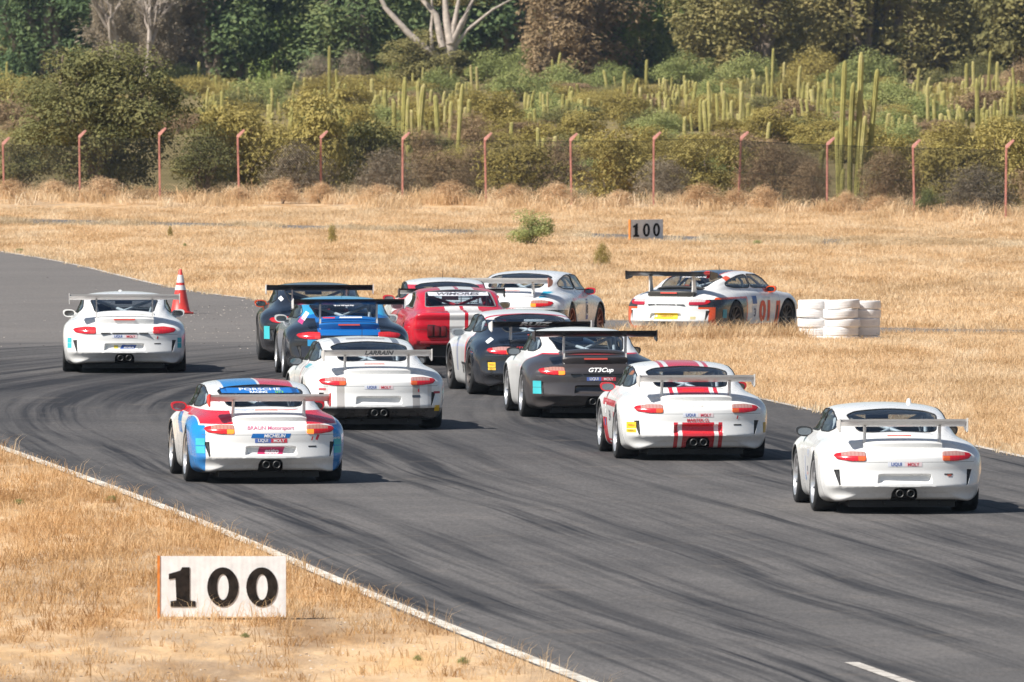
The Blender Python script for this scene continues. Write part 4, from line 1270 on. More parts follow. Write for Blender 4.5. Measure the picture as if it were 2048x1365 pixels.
def paint(name, base, regions=(), rough=0.22, metal=0.0):
    """car paint. regions: (colour, tests) painted in turn; a test (ax, ay, az, d, mirrored) keeps the points with a.p < d"""
    k = NT(name)
    tc = k.n('ShaderNodeTexCoord'); P = tc.outputs['Object']
    sp = k.n('ShaderNodeSeparateXYZ'); k.l(P, sp.inputs[0])
    cb = k.n('ShaderNodeCombineXYZ')
    k.l(k.math('ABSOLUTE', sp.outputs[0]), cb.inputs[0]); k.l(sp.outputs[1], cb.inputs[1]); k.l(sp.outputs[2], cb.inputs[2])
    Q = cb.outputs[0]
    def half(t):
        dt = k.n('ShaderNodeVectorMath'); dt.operation = 'DOT_PRODUCT'
        k.l(Q if (len(t) > 4 and t[4]) else P, dt.inputs[0]); dt.inputs[1].default_value = t[:3]
        return k.math('LESS_THAN', dt.outputs['Value'], float(t[3]))
    col = (*base, 1.0)
    for c, tests in regions:
        f = None
        for t in tests:
            h = half(t); f = h if f is None else k.math('MULTIPLY', f, h)
        col = k.mix(f, col, (*c, 1.0))
    # shut lines round doors, bumper and lid
    SEAM = (0.10, 0.10, 0.105)
    for tests in (X(.68, 1) + Yr(-.583, -.575) + Zr(.2, .875), X(.68, 1) + Yr(.838, .846) + Zr(.2, .86), X(.0, .81) + Yr(-3, -1.85) + Zr(.586, .592), X(.80, 1) + Yr(-1.75, -1.742) + Zr(.2, .66)):
        f = None
        for t in tests:
            h = half(t); f = h if f is None else k.math('MULTIPLY', f, h)
        col = k.mix(k.math('MULTIPLY', f, 0.75), col, (*SEAM, 1.0))
    # road dust low on the body
    if isinstance(col, tuple):
        rgb = k.n('ShaderNodeRGB'); rgb.outputs[0].default_value = col; col = rgb.outputs[0]
    nz = k.noise(P, 5.0, 5, 0.7)
    low = k.math('MULTIPLY', k.math('SUBTRACT', 0.55, sp.outputs[2]), 0.55, clamp=True)
    dust = k.math('MULTIPLY', k.math('MULTIPLY', low, nz), 0.55)
    col = k.mix(dust, col, (0.30, 0.25, 0.20, 1))
    # exhaust soot round the tail pipes and rubber thrown up behind the rear wheels
    ax_ = k.math('ABSOLUTE', sp.outputs[0])
    near_ = k.math('MULTIPLY', k.math('MULTIPLY', k.math('SUBTRACT', 0.46, ax_), 2.0, clamp=True), k.math('MULTIPLY', k.math('SUBTRACT', 0.50, sp.outputs[2]), 3.2, clamp=True))
    tail_ = k.math('LESS_THAN', sp.outputs[1], -1.9)
    rub_ = k.math('MULTIPLY', k.math('MULTIPLY', k.math('SUBTRACT', ax_, 0.66), 4.0, clamp=True), k.math('MULTIPLY', k.math('SUBTRACT', 0.42, sp.outputs[2]), 4.0, clamp=True))
    nz2 = k.noise(P, 16.0, 5, 0.75)
    soot = k.math('MULTIPLY', k.math('MULTIPLY', k.math('ADD', near_, rub_, clamp=True), tail_), k.math('MULTIPLY', k.math('SUBTRACT', nz2, 0.30), 1.5, clamp=True))
    col = k.mix(k.math('MULTIPLY', soot, 0.8), col, (0.10, 0.09, 0.085, 1))
    k.l(col, k.b.inputs['Base Color'])
    k.l(k.math('ADD', rough, k.math('MULTIPLY', nz, 0.12)), k.b.inputs['Roughness'])
    k.b.inputs['Metallic'].default_value = metal
    k.b.inputs['Coat Weight'].default_value = 0.6
    k.b.inputs['Coat Roughness'].default_value = 0.06
    return k.m
def X(a, b, mir=True):      # a < |x| < b
    return [(1, 0, 0, b, mir), (-1, 0, 0, -a, mir)]
def XS(a, b): return X(a, b, False)
def Yr(a, b): return [(0, 1, 0, b), (0, -1, 0, -a)]
def Zr(a, b): return [(0, 0, 1, b), (0, 0, -1, -a)]

def lamp_material(name, top, low, inner, lit):
    k = NT(name)
    tc = k.n('ShaderNodeTexCoord'); sp = k.n('ShaderNodeSeparateXYZ'); k.l(tc.outputs['Object'], sp.inputs[0])
    ax = k.math('ABSOLUTE', sp.outputs[0])
    up = k.math('GREATER_THAN', sp.outputs[2], 0.660)
    inn = k.math('MULTIPLY', k.math('LESS_THAN', ax, 0.52), k.math('LESS_THAN', sp.outputs[2], 0.656))
    rib = k.math('GREATER_THAN', k.math('SINE', k.math('MULTIPLY', ax, 150.0)), 0.3)
    edge = k.math('GREATER_THAN', ax, 0.70)
    c = k.mix(up, (*low, 1), (*top, 1))
    c = k.mix(k.math('MULTIPLY', rib, 0.25), c, (0.25, 0.03, 0.03, 1))
    c = k.mix(inn, c, (*inner, 1))
    c = k.mix(edge, c, (0.45, 0.012, 0.02, 1))
    k.l(c, k.b.inputs['Base Color'])
    k.b.inputs['Roughness'].default_value = 0.12; k.b.inputs['Coat Weight'].default_value = 0.5
    if lit:
        e = k.mix(inn, (0, 0, 0, 1), (1.0, 0.22, 0.03, 1))
        k.l(e, k.b.inputs['Emission Color']); k.b.inputs['Emission Strength'].default_value = lit
    return k.m
LAMP = {'old': lamp_material('tail_lamp', (0.42, 0.24, 0.22), (0.62, 0.012, 0.025), (0.70, 0.12, 0.03), 0.0),
        'lit': lamp_material('tail_lamp_lit', (0.42, 0.22, 0.18), (0.66, 0.015, 0.02), (0.85, 0.22, 0.02), 0.8),
        'new': lamp_material('red_tail_lamp', (0.60, 0.03, 0.04), (0.62, 0.012, 0.025), (0.60, 0.05, 0.05), 0.0),
        'clear': lamp_material('clear_tail_lamp', (0.52, 0.47, 0.47), (0.40, 0.012, 0.035), (0.40, 0.02, 0.04), 0.0)}

# ---- lettering and stickers laid on the panels
TEXT_CACHE = {}
def text_mesh(txt, height, bold=0.0, shear=0.0, stretch=1.0, space=1.0):
    key = (txt, height, bold, shear, stretch, space)
    cu = bpy.data.curves.new('lettering', 'FONT')
    cu.body = txt; cu.size = 1.0; cu.align_x = 'CENTER'; cu.offset = bold; cu.shear = shear; cu.space_character = space
    cu.resolution_u = 3
    ob = bpy.data.objects.new('lettering', cu)
    me = bpy.data.meshes.new_from_object(ob)
    V = np.array([v.co for v in me.vertices]); F = [tuple(p.vertices) for p in me.polygons]
    bpy.data.objects.remove(ob); bpy.data.curves.remove(cu); bpy.data.meshes.remove(me)
    if not len(V): return V, F
    k = height / 0.70
    V = V[:, :2] * [k * stretch, k]
    V[:, 0] -= (V[:, 0].max() + V[:, 0].min()) / 2
    V[:, 1] -= (V[:, 1].max() + V[:, 1].min()) / 2
    bm = bmesh.new()
    vs = [bm.verts.new((a, b, 0)) for a, b in V]
    for f in F:
        try: bm.faces.new([vs[i] for i in f])
        except ValueError: pass
    bmesh.ops.triangulate(bm, faces=bm.faces[:])
    lim = max(.03, height * .35)
    for _ in range(3):
        es = [e for e in bm.edges if e.calc_length() > lim]
        if not es: break
        bmesh.ops.subdivide_edges(bm, edges=es, cuts=1)
        bmesh.ops.triangulate(bm, faces=bm.faces[:])
    bm.verts.index_update()
    V = np.array([v.co.xy for v in bm.verts]); F = [tuple(v.index for v in f.verts) for f in bm.faces]
    bm.free()
    return V, F
VIEWS = {'rear': (Vector((0, 1, 0)), Vector((1, 0, 0)), Vector((0, 0, 1))),
         'left': (Vector((1, 0, 0)), Vector((0, -1, 0)), Vector((0, 0, 1))),
         'right': (Vector((-1, 0, 0)), Vector((0, 1, 0)), Vector((0, 0, 1)))}
def lay(uv, F, view, centre, bvh, off, rot=0.0):
    """projects a flat drawing on to a panel; centre = (u, v) of the car in that view"""
    d, eu, ev = VIEWS[view]
    c, s = math.cos(rot), math.sin(rot)
    out = []
    for u, v in uv:
        a = centre[0] + u * c - v * s; b = centre[1] + u * s + v * c
        o = eu * a + ev * b - d * 6.0
        h = bvh.ray_cast(o, d, 12.0)
        p = h[0] if h[0] is not None else o + d * 4.0
        out.append(p - d * off)
    return mesh('drawing', out, F)
def quad_grid(w, h, nu=8, nv=3, cut=0.0):
    uv = [(-w / 2 + w * i / nu + cut * (j / nv - .5), -h / 2 + h * j / nv) for j in range(nv + 1) for i in range(nu + 1)]
    F = [(j * (nu + 1) + i, j * (nu + 1) + i + 1, (j + 1) * (nu + 1) + i + 1, (j + 1) * (nu + 1) + i) for j in range(nv) for i in range(nu)]
    return uv, F
def ink(c):
    return flat('ink_%02d_%02d_%02d' % tuple(int(x * 99) for x in c), c, 0.4)
def letter(parent, txt, h, col, view, centre, bvh=None, bold=0.0, shear=0.0, stretch=1.0, rot=0.0, off=0.006, space=1.0):
    V, F = text_mesh(txt, h, bold, shear, stretch, space)
    return put('lettering', lay(V, F, view, centre, bvh or BODY_BVH, off, rot), ink(col), parent)
def sticker(parent, w, h, col, view, centre, bvh=None, cut=0.0, rot=0.0, off=0.003):
    uv, F = quad_grid(w, h, 8, 4, cut)
    return put('sticker', lay(uv, F, view, centre, bvh or BODY_BVH, off, rot), ink(col), parent)
def oil_sticker(par, z, w=.385, bg=True, x=0.0):
    """the blue and red two-word sticker"""
    sb = sticker(par, w / 2, .050, (0.10, 0.16, 0.45) if bg else (.72, .74, .80), 'rear', (x - w / 4, z), off=.003)
    sr = sticker(par, w / 2, .050, (0.62, 0.06, 0.09) if bg else (.80, .66, .67), 'rear', (x + w / 4, z), off=.003)
    letter(sb, 'LIQUI', .036, (.85, .85, .85) if bg else (0.08, 0.14, 0.42), 'rear', (x - w / 4, z), bold=.02, off=.006, stretch=.95)
    letter(sr, 'MOLY', .036, (.85, .85, .85) if bg else (0.55, 0.04, 0.07), 'rear', (x + w / 4, z), bold=.02, off=.006, stretch=.95)
def tyre_sticker(par, x, z, col=YELLOW, w=.10, h=.11):
    """yellow two-line sticker beside the vent"""
    a = sticker(par, w, h * .62, col, 'rear', (x, z + h * .2))
    letter(a, 'PIRELLI', .022, (.45, .05, .03), 'rear', (x, z + h * .2), off=.006, stretch=.75)
    b = sticker(par, w, h * .32, col, 'rear', (x, z - h * .33))
    letter(b, 'PZERO', .018, (.03, .03, .03), 'rear', (x, z - h * .33), off=.006, stretch=.9)

WHEEL_XR, WHEEL_XF = .785, .745
def make_coupe(key, px, py, yaw_rel, label, spec):
    """px, py: the photo pixel under the middle of the rear axle; yaw_rel: heading, left of the line of sight"""
    p = at(px, py)
    yaw = R(yaw_rel) + math.atan2(-p.x, p.y)
    hd = Vector((-math.sin(yaw), math.cos(yaw), 0))
    c = p - hd * REAR_AX
    road = 0.006 + max(gz(p.y), gz((c + hd * FRONT_AX).y), (gz(p.y) + gz((c + hd * FRONT_AX).y)) / 2)
    root = empty('racing_car', (c.x, c.y, road), yaw)
    slope = math.atan2(gz((c + hd * FRONT_AX).y) - gz(p.y), 2.355)
    tag(root, label, 'car', None)
    pm = spec['paint']
    body = put('body', M_BODY, pm, root)
    put('underbody', M_UNDER, BLACKP, root)
    put('diffuser', M_DIFF, BLACKP, root)
    for k, nm in (('rear_window', 'rear_window'), ('windscreen', 'windscreen'), ('front_side_window1', 'side_window'), ('front_side_window-1', 'side_window'),
                  ('quarter_window1', 'quarter_window'), ('quarter_window-1', 'quarter_window')):
        w = put(nm, M_WIN[k], GLASS, root)
        put('window_seal', M_SEAL[k], SEALM, w)
    for s in (1, -1):
        put('tail_light', M_TAIL[s], LAMP[spec.get('lamp', 'old')], root)
        put('bumper_vent', M_VENT[s], BLACKP, root)
    put('exhaust_surround', M_EXC, BLACKP, root)
    for s in (1, -1):
        put('exhaust_pipe', M_PIPE, DARKM, root, (s * .062, -2.14, .238))
    lid = put('engine_lid', M_LID, spec.get('lid', pm), root, (0, 0, .03 if spec.get('late') else 0))
    put('brake_light', M_STOP_LO if spec.get('late') else M_STOP_HI, LAMP3, lid)
    if not spec.get('late'):
        put('vent_slot', M_GAP_HI, BLACKP, lid)
    if spec.get('late'):
        put('air_slots', M_SLOT, BLACKP, body)
    wg = spec.get('wing', 'narrow')
    half = .83 if wg == 'wide' else .715
    wing = put('wing', M_WING[wg], spec.get('wing_mat', ALU), root, (0, 0, -spec.get('drop', 0.0)))
    for s in (1, -1):
        put('endplate', M_ENDP[wg], spec.get('endplate', spec.get('wing_mat', ALU)), wing, (s * (half + .007), 0, 0))
        put('strut', M_STRUT[wg], spec.get('strut', ALU), wing, (s * .425, 0, 0))
    for s in (1, -1):
        for ax_, xx, mt, mr, rr in ((REAR_AX, WHEEL_XR, M_TYRE_R, M_RIM_R, .330), (FRONT_AX, WHEEL_XF, M_TYRE_F, M_RIM_F, .322)):
            w = empty('wheel', (s * xx, ax_, rr), 0.0, root)
            cmb = R(2.0) * s
            w.rotation_euler = (random.uniform(0, 6), -cmb, math.pi if s > 0 else 0.0)
            if s > 0: w.rotation_euler = (random.uniform(0, 6), cmb, math.pi)
            put('tyre', mt, RUBBER, w); put('rim', mr, spec.get('rim', RIMS), w)
            put('brake_disc', M_DISC, DISC, w)
    for s in (1, -1):
        mo = put('mirror', M_MIRROR, spec.get('mirror', pm), root, (-s * .835, .50, .845), (0, 0, 0), (s, 1, 1))
        put('mirror_glass', M_MGLASS, MGLASS, mo)
    put('roll_cage', M_CAGE, spec.get('cage', CAGEM), root)
    put('cabin', M_CABIN, CABIN, root)
    put('seat', M_SEAT, SEATM, root, (-.34, .02, 0))
    if 'extra' in spec:
        spec['extra'](root, body, wing, lid)
    root.rotation_euler.x = slope * 0.9
    return root
# ------------------------------------------------------------------ the twelve rear-engined cars
BLACKWING = flat('black_wing', (0.010, 0.009, 0.010), 0.35, coat=0.3)
ORANGEM = flat('orange_mirror', ORANGE, 0.3, coat=0.4)
REDM = flat('red_mirror', RED, 0.3, coat=0.4)
BLACKM = flat('black_mirror', (0.015, 0.016, 0.02), 0.3, coat=0.4)
WHITEM = flat('white_mirror', WHITE, 0.3, coat=0.4)
REDPLATE = flat('red_endplate', (0.70, 0.03, 0.03), 0.4)
WHITEPLATE = flat('white_endplate', (0.75, 0.74, 0.72), 0.4)
P_WHITE = paint('white_paint', WHITE)

def small_marks(par, red=True):
    """tow arrow and kill-switch marks right of the plate"""
    if red: sticker(par, .016, .045, (.60, .02, .04), 'rear', (.50, .545), rot=-.3)
    sticker(par, .10, .016, (.03, .03, .03), 'rear', (.50, .452))

def roof_knob(root, x, y, hgt=.06, r=.035):
    z = 1.175
    m = MB().lathe([(r * .9, 0), (r, hgt * .5), (r * .7, hgt), (.004, hgt * 1.1)], 14, 'z')
    put('roof_beacon', sharpen(m.mesh('beacon'), 50), WHITEM, root, (x, y, z - .03))
def aerial(root, x=0.0, y=.1):
    put('aerial', MB().tube([(0, 0, 0), (0, -.02, .12)], [.006, .003], 6).mesh('aerial'), BLACKP, root, (x, y, 1.172))

# A: clean white car out on the left
def ex_a(root, body, wing, lid):
    for s in (-1, 1):
        for dz in (.03, -.05):
            sticker(body, .062, .075, TEAL, 'rear', (s * .835, .47 + dz))
    oil_sticker(body, .562, bg=False)
    sticker(body, .40, .085, (.80, .80, .78), 'rear', (0, .402), off=.004)
    sticker(body, .22, .068, (.02, .08, .36), 'rear', (.055, .402), off=.007, cut=.04)
    letter(body, 'MICHELIN', .030, (.85, .85, .85), 'rear', (.065, .398), bold=.02, shear=.2, off=.010, stretch=.8)
    sticker(body, .06, .05, (.75, .60, .08), 'rear', (-.13, .402), off=.007)
    small_marks(body); roof_knob(root, -.05, .25)
make_coupe('A', 248.5, 744, 0.3, 'all white racing car with silver wing driving beside the orange cone',
           dict(paint=P_WHITE, wing='wide', wing_mat=ALU, lamp='new', late=True, extra=ex_a, mirror=WHITEM, rim=RIMS))
# B: black, orange mirrors
def ex_b(root, body, wing, lid):
    sticker(body, .085, .20, TEAL, 'rear', (-.825, .455))
    sticker(body, .06, .08, YELLOW, 'rear', (-.57, .43))
    sticker(body, .06, .06, (.8, .8, .8), 'rear', (-.575, .965), rot=.7)
make_coupe('B', 635, 721, 2.2, 'black racing car with orange mirrors and wide black wing',
           dict(paint=paint('black_paint', BLACK, rough=.15), wing='wide', wing_mat=BLACKWING, endplate=WHITEPLATE, lamp='new', late=True, extra=ex_b, mirror=ORANGEM, rim=RIMD, cage=CAGEM))
# C: black with a blue roof and tail
SKY_BLUE = (0.03, 0.34, 0.62)
def ex_c(root, body, wing, lid):
    letter(body, 'GT3 RACING', .040, (.80, .80, .82), 'rear', (0, 1.09), FULL_BVH, bold=.03, stretch=.9)
    sticker(body, .14, .05, (.75, .75, .78), 'rear', (-.60, .93), rot=.9)
    sticker(body, .10, .05, (.60, .05, .20), 'rear', (-.66, .865), rot=.9)
    sticker(lid, .34, .018, (.80, .80, .80), 'rear', (.06, .885), BVHTree.FromPolygons([v.co for v in M_LID.vertices], [tuple(p.vertices) for p in M_LID.polygons]))
    sticker(lid, .18, .016, (.62, .03, .04), 'rear', (-.27, .88), BVHTree.FromPolygons([v.co for v in M_LID.vertices], [tuple(p.vertices) for p in M_LID.polygons]))
    sticker(body, .13, .10, (.02, .25, .50), 'rear', (-.56, .55))
    aerial(root, .05)
BLUE_C = (0.010, 0.125, 0.40)
PC = paint('black_and_blue_paint', BLACK, [(BLUE_C, X(0, .47) + Zr(.66, 2)), (SKY_BLUE, Zr(1.08, 2)), (BLUE_C, Zr(.90, 1.08)), (SKY_BLUE, Zr(.93, 1.10) + X(.45, 1) + Yr(-1.3, .2)), ((.30, .32, .37), X(.79, 1) + Yr(-.70, .85) + Zr(.1, .80))], rough=.13)
make_coupe('C', 689, 756, 4.4, 'black racing car with bright blue roof and tail and black wing',
           dict(paint=PC, lid=flat('blue_lid', BLUE_C, .15, coat=.6), wing='wide', wing_mat=BLACKWING, endplate=WHITEPLATE, lamp='new', late=True, extra=ex_c, mirror=WHITEM, rim=RIMS))
# D: white with grey stripes
STR = (0.42, 0.40, 0.385)
def ex_d(root, body, wing, lid):
    oil_sticker(body, .575, bg=False)
    letter(wing, 'LARRAIN', .058, (.08, .08, .09), 'rear', (.02, 1.030), WING_BVH['narrow'], bold=.035, shear=.12, stretch=1.12)
    sticker(body, .075, .08, YELLOW, 'rear', (-.80, .29)); sticker(body, .075, .08, YELLOW, 'rear', (.80, .29))
    sticker(body, .11, .03, (.05, .06, .08), 'rear', (.505, .455)); sticker(body, .016, .045, (.60, .02, .04), 'rear', (.54, .53))
    sticker(body, .09, .03, (.55, .10, .12), 'rear', (-.74, .55)); sticker(body, .09, .03, (.45, .05, .08), 'rear', (.80, .50))
    aerial(root, .02)
    put('roof_flap', MB().tube([(-.26, -.50, 1.176), (0, -.46, 1.182), (.26, -.50, 1.176)], .010, 6).mesh('flap'), flat('grey_flap', (.30, .30, .32), .5), root)
PD = paint('white_grey_striped_paint', WHITE, [(STR, X(.455, .555) + Zr(0, .68) + Yr(-3, -1.7)), ((.62, .60, .58), X(.665, .725) + Zr(0, .66) + Yr(-3, -1.7)), ((.17, .17, .19), X(.35, .44) + Zr(1.08, 2) + Yr(-.7, .5)),
                                             ((.10, .45, .52), Yr(-.75, -.35) + Zr(.79, .845)), ((.45, .10, .12), Yr(-.30, -.24) + X(.7, 1)), ((.03, .028, .028), Zr(0, .295) + Yr(-3, -1.5))])
make_coupe('D', 741, 857, 6.2, 'white racing car with grey stripes and LARRAIN on its silver wing', dict(paint=PD, lid=P_WHITE, extra=ex_d, mirror=BLACKM, rim=RIMS))
# E: white, blue and red
def ex_e(root, body, wing, lid):
    sticker(body, .94, .055, (.012, .15, .48), 'rear', (0, 1.082), FULL_BVH, off=.004)
    letter(body, 'PORSCHE', .024, (.72, .78, .85), 'rear', (0, 1.096), FULL_BVH, bold=.02, stretch=3.4, off=.012)
    letter(body, 'RACING', .020, (.85, .88, .85), 'rear', (-.03, 1.067), FULL_BVH, bold=.03, stretch=2.0, off=.012)
    letter(body, 'GT3', .020, (.22, .60, .12), 'rear', (.22, 1.067), FULL_BVH, bold=.03, stretch=2.0, off=.012)
    letter(body, 'BRAUN Motorsport', .042, (.55, .10, .22), 'rear', (0, .668), shear=.15, stretch=1.12, bold=.008)
    sticker(body, .46, .052, (.01, .14, .45), 'rear', (.0, .580), cut=.02)
    letter(body, 'MICHELIN', .038, (.85, .85, .85), 'rear', (.045, .580), bold=.03, shear=.2, stretch=1.05)
    oil_sticker(body, .522, bg=True)
    sticker(body, .30, .085, (.55, .03, .13), 'rear', (.0, .405), cut=.03)
    letter(body, 'auto', .058, (.82, .72, .74), 'rear', (.01, .396), bold=.05, shear=.2, stretch=1.1)
    letter(body, 'sport', .018, (.82, .72, .74), 'rear', (.03, .436), bold=.03, shear=.2, stretch=1.3)
    for s in (-1, 1):
        for dz in (.05, -.045): sticker(body, .10, .085, TEAL, 'rear', (s * .825, .455 + dz))
    letter(body, 'Sparta', .030, (.80, .80, .80), 'rear', (.80, .545), shear=.3, bold=.02)
    sticker(body, .045, .14, (.80, .80, .80), 'rear', (-.545, .975), rot=.45); letter(body, 'auto', .028, (.05, .10, .35), 'rear', (-.545, .975), rot=2.0)
    small_marks(body); sticker(body, .03, .07, (.65, .02, .05), 'rear', (.565, .56), rot=-.4)
    l_b = BVHTree.FromPolygons([v.co for v in M_LID.vertices], [tuple(p.vertices) for p in M_LID.polygons])
    sticker(lid, .24, .026, (.012, .11, .40), 'rear', (-.26, .862), l_b); sticker(lid, .24, .026, (.50, .015, .03), 'rear', (.26, .862), l_b)
BLUE_E = (0.010, 0.225, 0.60)
PE = paint('white_blue_red_paint', WHITE, [
    (BLUE_E, XS(-.42, -.005) + Zr(1.06, 2) + Yr(-.75, .6)), (RED, XS(.025, .42) + Zr(1.06, 2) + Yr(-.75, .6)),
    (WHITE, X(.745, 1) + Yr(-3, -.55) + Zr(0, .83)), (BLUE_E, X(.765, 1) + Yr(-3, -.62) + Zr(0, .80)),
    (WHITE, X(.42, .83) + Yr(-2.2, -.30) + Zr(.70, .865)), (RED, X(.44, .815) + Yr(-2.2, -.32) + Zr(.715, .862)),
    (BLUE_E, X(.76, 1) + [(0, .55, -1, -.42), (0, -.55, 1, .66)] + Yr(-.3, 1.1) + Zr(.55, .79)), (RED, X(.70, 1) + Yr(-.30, .9) + Zr(.80, .862))])
make_coupe('E', 524, 963.5, 6.0, 'white racing car with blue and red roof halves and blue fenders',
           dict(paint=PE, lid=paint('white_lid_red_base', WHITE, [(RED, X(0, .40) + Yr(-1.95, -1.63) + Zr(.76, .83))]), extra=ex_e, mirror=REDM, wing_mat=flat('pinkish_wing', (.80, .75, .72), .4), strut=WHITEPLATE, lamp='lit', rim=RIMS, endplate=REDPLATE))
# G: behind the red car
PG = paint('white_black_red_paint', WHITE, [((.03, .03, .035), Zr(.0, .64) + Yr(-3, -.9)), (RED, Yr(-1.1, -.2) + X(.45, 1) + Zr(.86, 1.1))])
make_coupe('G', 896, 709.5, 4.0, 'white roofed racing car with black wing hidden behind the red striped car',
           dict(paint=PG, wing='wide', drop=.13, wing_mat=BLACKWING, lamp='clear', late=True, mirror=REDM, rim=RIMD, extra=lambda root, b, w, l: aerial(root)))
# H: white, turning right
def ex_h(root, body, wing, lid):
    sticker(body, .15, .10, (.02, .36, .55), 'rear', (.60, .80))
    sticker(body, .16, .34, (.10, .13, .38), 'right', (.22, .55)); sticker(body, .13, .20, (.78, .78, .78), 'right', (.22, .55), off=.006)
    letter(body, '8', .14, (.02, .02, .03), 'right', (.22, .55), bold=.03, off=.009)
    oil_sticker(body, .562, bg=False); aerial(root)
PH = paint('white_silver_paint', (.78, .79, .80), [((.02, .02, .025), Zr(0, .55) + XS(.66, 1) + Yr(-3, -1.55))])
make_coupe('H', 1036, 689, -13.0, 'white racing car with red mirrors turning into the corner',
           dict(paint=PH, extra=ex_h, mirror=REDM, wing_mat=ALU, rim=RIMR, lamp='lit', endplate=flat('pale_red_plate', (.55, .22, .18), .5)))
# I: black tail, white doors and roof
def ex_i(root, body, wing, lid):
    letter(wing, 'RUIZ', .052, (.88, .88, .88), 'rear', (-.08, 1.034), WING_BVH['narrow'], bold=.05, shear=.18, stretch=2.6, off=.008)
    tyre_sticker(body, -.72, .43); 
    letter(body, 'TRE', .15, (.03, .03, .03), 'left', (.36, .36), bold=.03, stretch=2.2)
    letter(body, 'racing', .07, (.65, .12, .08), 'left', (.40, .21), bold=.03)
    m = [(-.30 + .12 * math.sin(t * 3.0), .40 + .40 * t) for t in np.linspace(0, 1, 14)]
    for dx, c in ((0.0, (.60, .03, .03)), (.16, (.03, .03, .03))):
        uv, F = [], []
        for i, (a, b) in enumerate(m):
            w = .045 * math.sin(math.pi * min(1, (i + 1) / 14)) + .01
            uv += [(a + dx - w, b), (a + dx + w, b)]
        F = [(2 * i, 2 * i + 1, 2 * i + 3, 2 * i + 2) for i in range(13)]
        put('flame_stripe', lay(uv, F, 'left', (.62, 0.02), BODY_BVH, .004), ink(c), body)
    sticker(body, .12, .035, (.75, .75, .75), 'rear', (-.70, .79), rot=.5)
    letter(body, 'GT3', .04, (.60, .05, .05), 'rear', (-.33, .69), shear=.3)
PI_ = paint('black_white_paint', WHITE, [((.011, .015, .024), Yr(-3, -.52) + Zr(0, 1.068)), (RED, Yr(-.69, -.60) + Zr(1.06, 2)), (RED, Yr(-.52, -.49) + Zr(.7, .86)), ((.45, .48, .60), X(.80, 1) + Yr(.4, .55) + Zr(.3, .8))], rough=.15)
make_coupe('I', 1064, 789, 8.6, 'black tailed racing car with white doors and RUIZ on its wing',
           dict(paint=PI_, lid=flat('black_lid', (.011, .015, .024), .2, coat=.5), extra=ex_i, mirror=flat('grey_mirror', (.30, .33, .36), .3, coat=.4), wing_mat=BLACKWING, endplate=WHITEPLATE, rim=RIMD))
# J: charcoal tail with red edging
def ex_j(root, body, wing, lid):
    letter(body, 'GT3Cup', .055, (.80, .80, .80), 'rear', (.06, .66), shear=.35, stretch=1.25, bold=.03)
    oil_sticker(body, .545, bg=True, x=.06, w=.40)
    sticker(body, .105, .085, TEAL, 'rear', (-.80, .475)); sticker(body, .105, .085, TEAL, 'rear', (-.80, .385))
CH = (0.045, 0.040, 0.042)
cut = lambda o: [(0, 1, 0, -.70 + o), (0, 0, 1, .865 + o * .6), (0, .36, 1, .385 + o)]
PJ = paint('charcoal_white_paint', WHITE, [(RED, cut(.028)), (CH, cut(0)), (RED, X(.8, 1) + [(0, -1, .8, .10), (0, 1, 0, -.05)] + Zr(.1, .56)), ((.10, .09, .09), X(.8, 1) + [(0, -1, .8, -.02), (0, 1, 0, -.05)] + Zr(.1, .40)), ((.55, .03, .05), X(.8, 1) + [(0, -1, .8, -.14), (0, 1, 0, -.05)] + Zr(.1, .32))], rough=.26)
make_coupe('J', 1176, 834, 6.8, 'charcoal tailed racing car with white roof and red edging',
           dict(paint=PJ, lid=flat('charcoal_lid', CH, .28, coat=.4), wing='wide', wing_mat=BLACKWING, lamp='lit', late=True, extra=ex_j, mirror=BLACKM, rim=RIMS))
# K: white with red racing stripes
def ex_k(root, body, wing, lid):
    oil_sticker(body, .575, bg=False)
    letter(body, 'MARITEK.CL', .038, (.55, .03, .05), 'rear', (0, .512), bold=.035, shear=.05, stretch=.95)
    tyre_sticker(body, -.815, .42, h=.13, w=.11); sticker(body, .05, .13, (.45, .30, .05), 'rear', (.87, .41))
    small_marks(body)
    for z in (.62, .54): sticker(body, .10, .055, (.80, .80, .80), 'left', (-.55, z))
    letter(body, 'GT3Cup', .03, (.60, .55, .50), 'rear', (0, .69), shear=.3)
    letter(body, '34', .13, (.10, .10, .12), 'left', (-.10, .50), bold=.02)
    sticker(body, .07, .09, (.05, .15, .45), 'left', (-.62, .40))
stripe = lambda z: [(RED, X(0, .20) + z), (RED, X(.255, .305) + z)]
PK = paint('white_red_striped_paint', WHITE, stripe(Zr(.78, 2) + Yr(-1.9, 3)) + stripe(Zr(.0, .485) + Yr(-3, -1.7)) +
           [(RED, X(.78, 1) + Yr(-.80, .84) + Zr(.62, .70)), (RED, X(.78, 1) + Yr(-.80, -.30) + Zr(.49, .56)), (RED, X(.78, 1) + Yr(-.80, .84) + Zr(.05, .20)), (WHITE, X(.78, 1) + Yr(-.80, .84) + Zr(.15, .175)),
            (RED, X(.78, 1) + Yr(.45, .84) + Zr(.05, .46)), (RED, X(.74, 1) + [(0, 1, 0, .60), (0, -1, 0, -.50)] + Zr(.6, .84))])
PKL = paint('white_red_striped_lid', WHITE, stripe(Yr(-1.99, -1.4) + Zr(.77, 2)))
make_coupe('K', 1377, 917.5, 6.7, 'white racing car with red lengthwise stripes and MARITEK.CL on its tail',
           dict(paint=PK, lid=PKL, extra=ex_k, mirror=REDM, wing_mat=ALU, rim=RIMS))
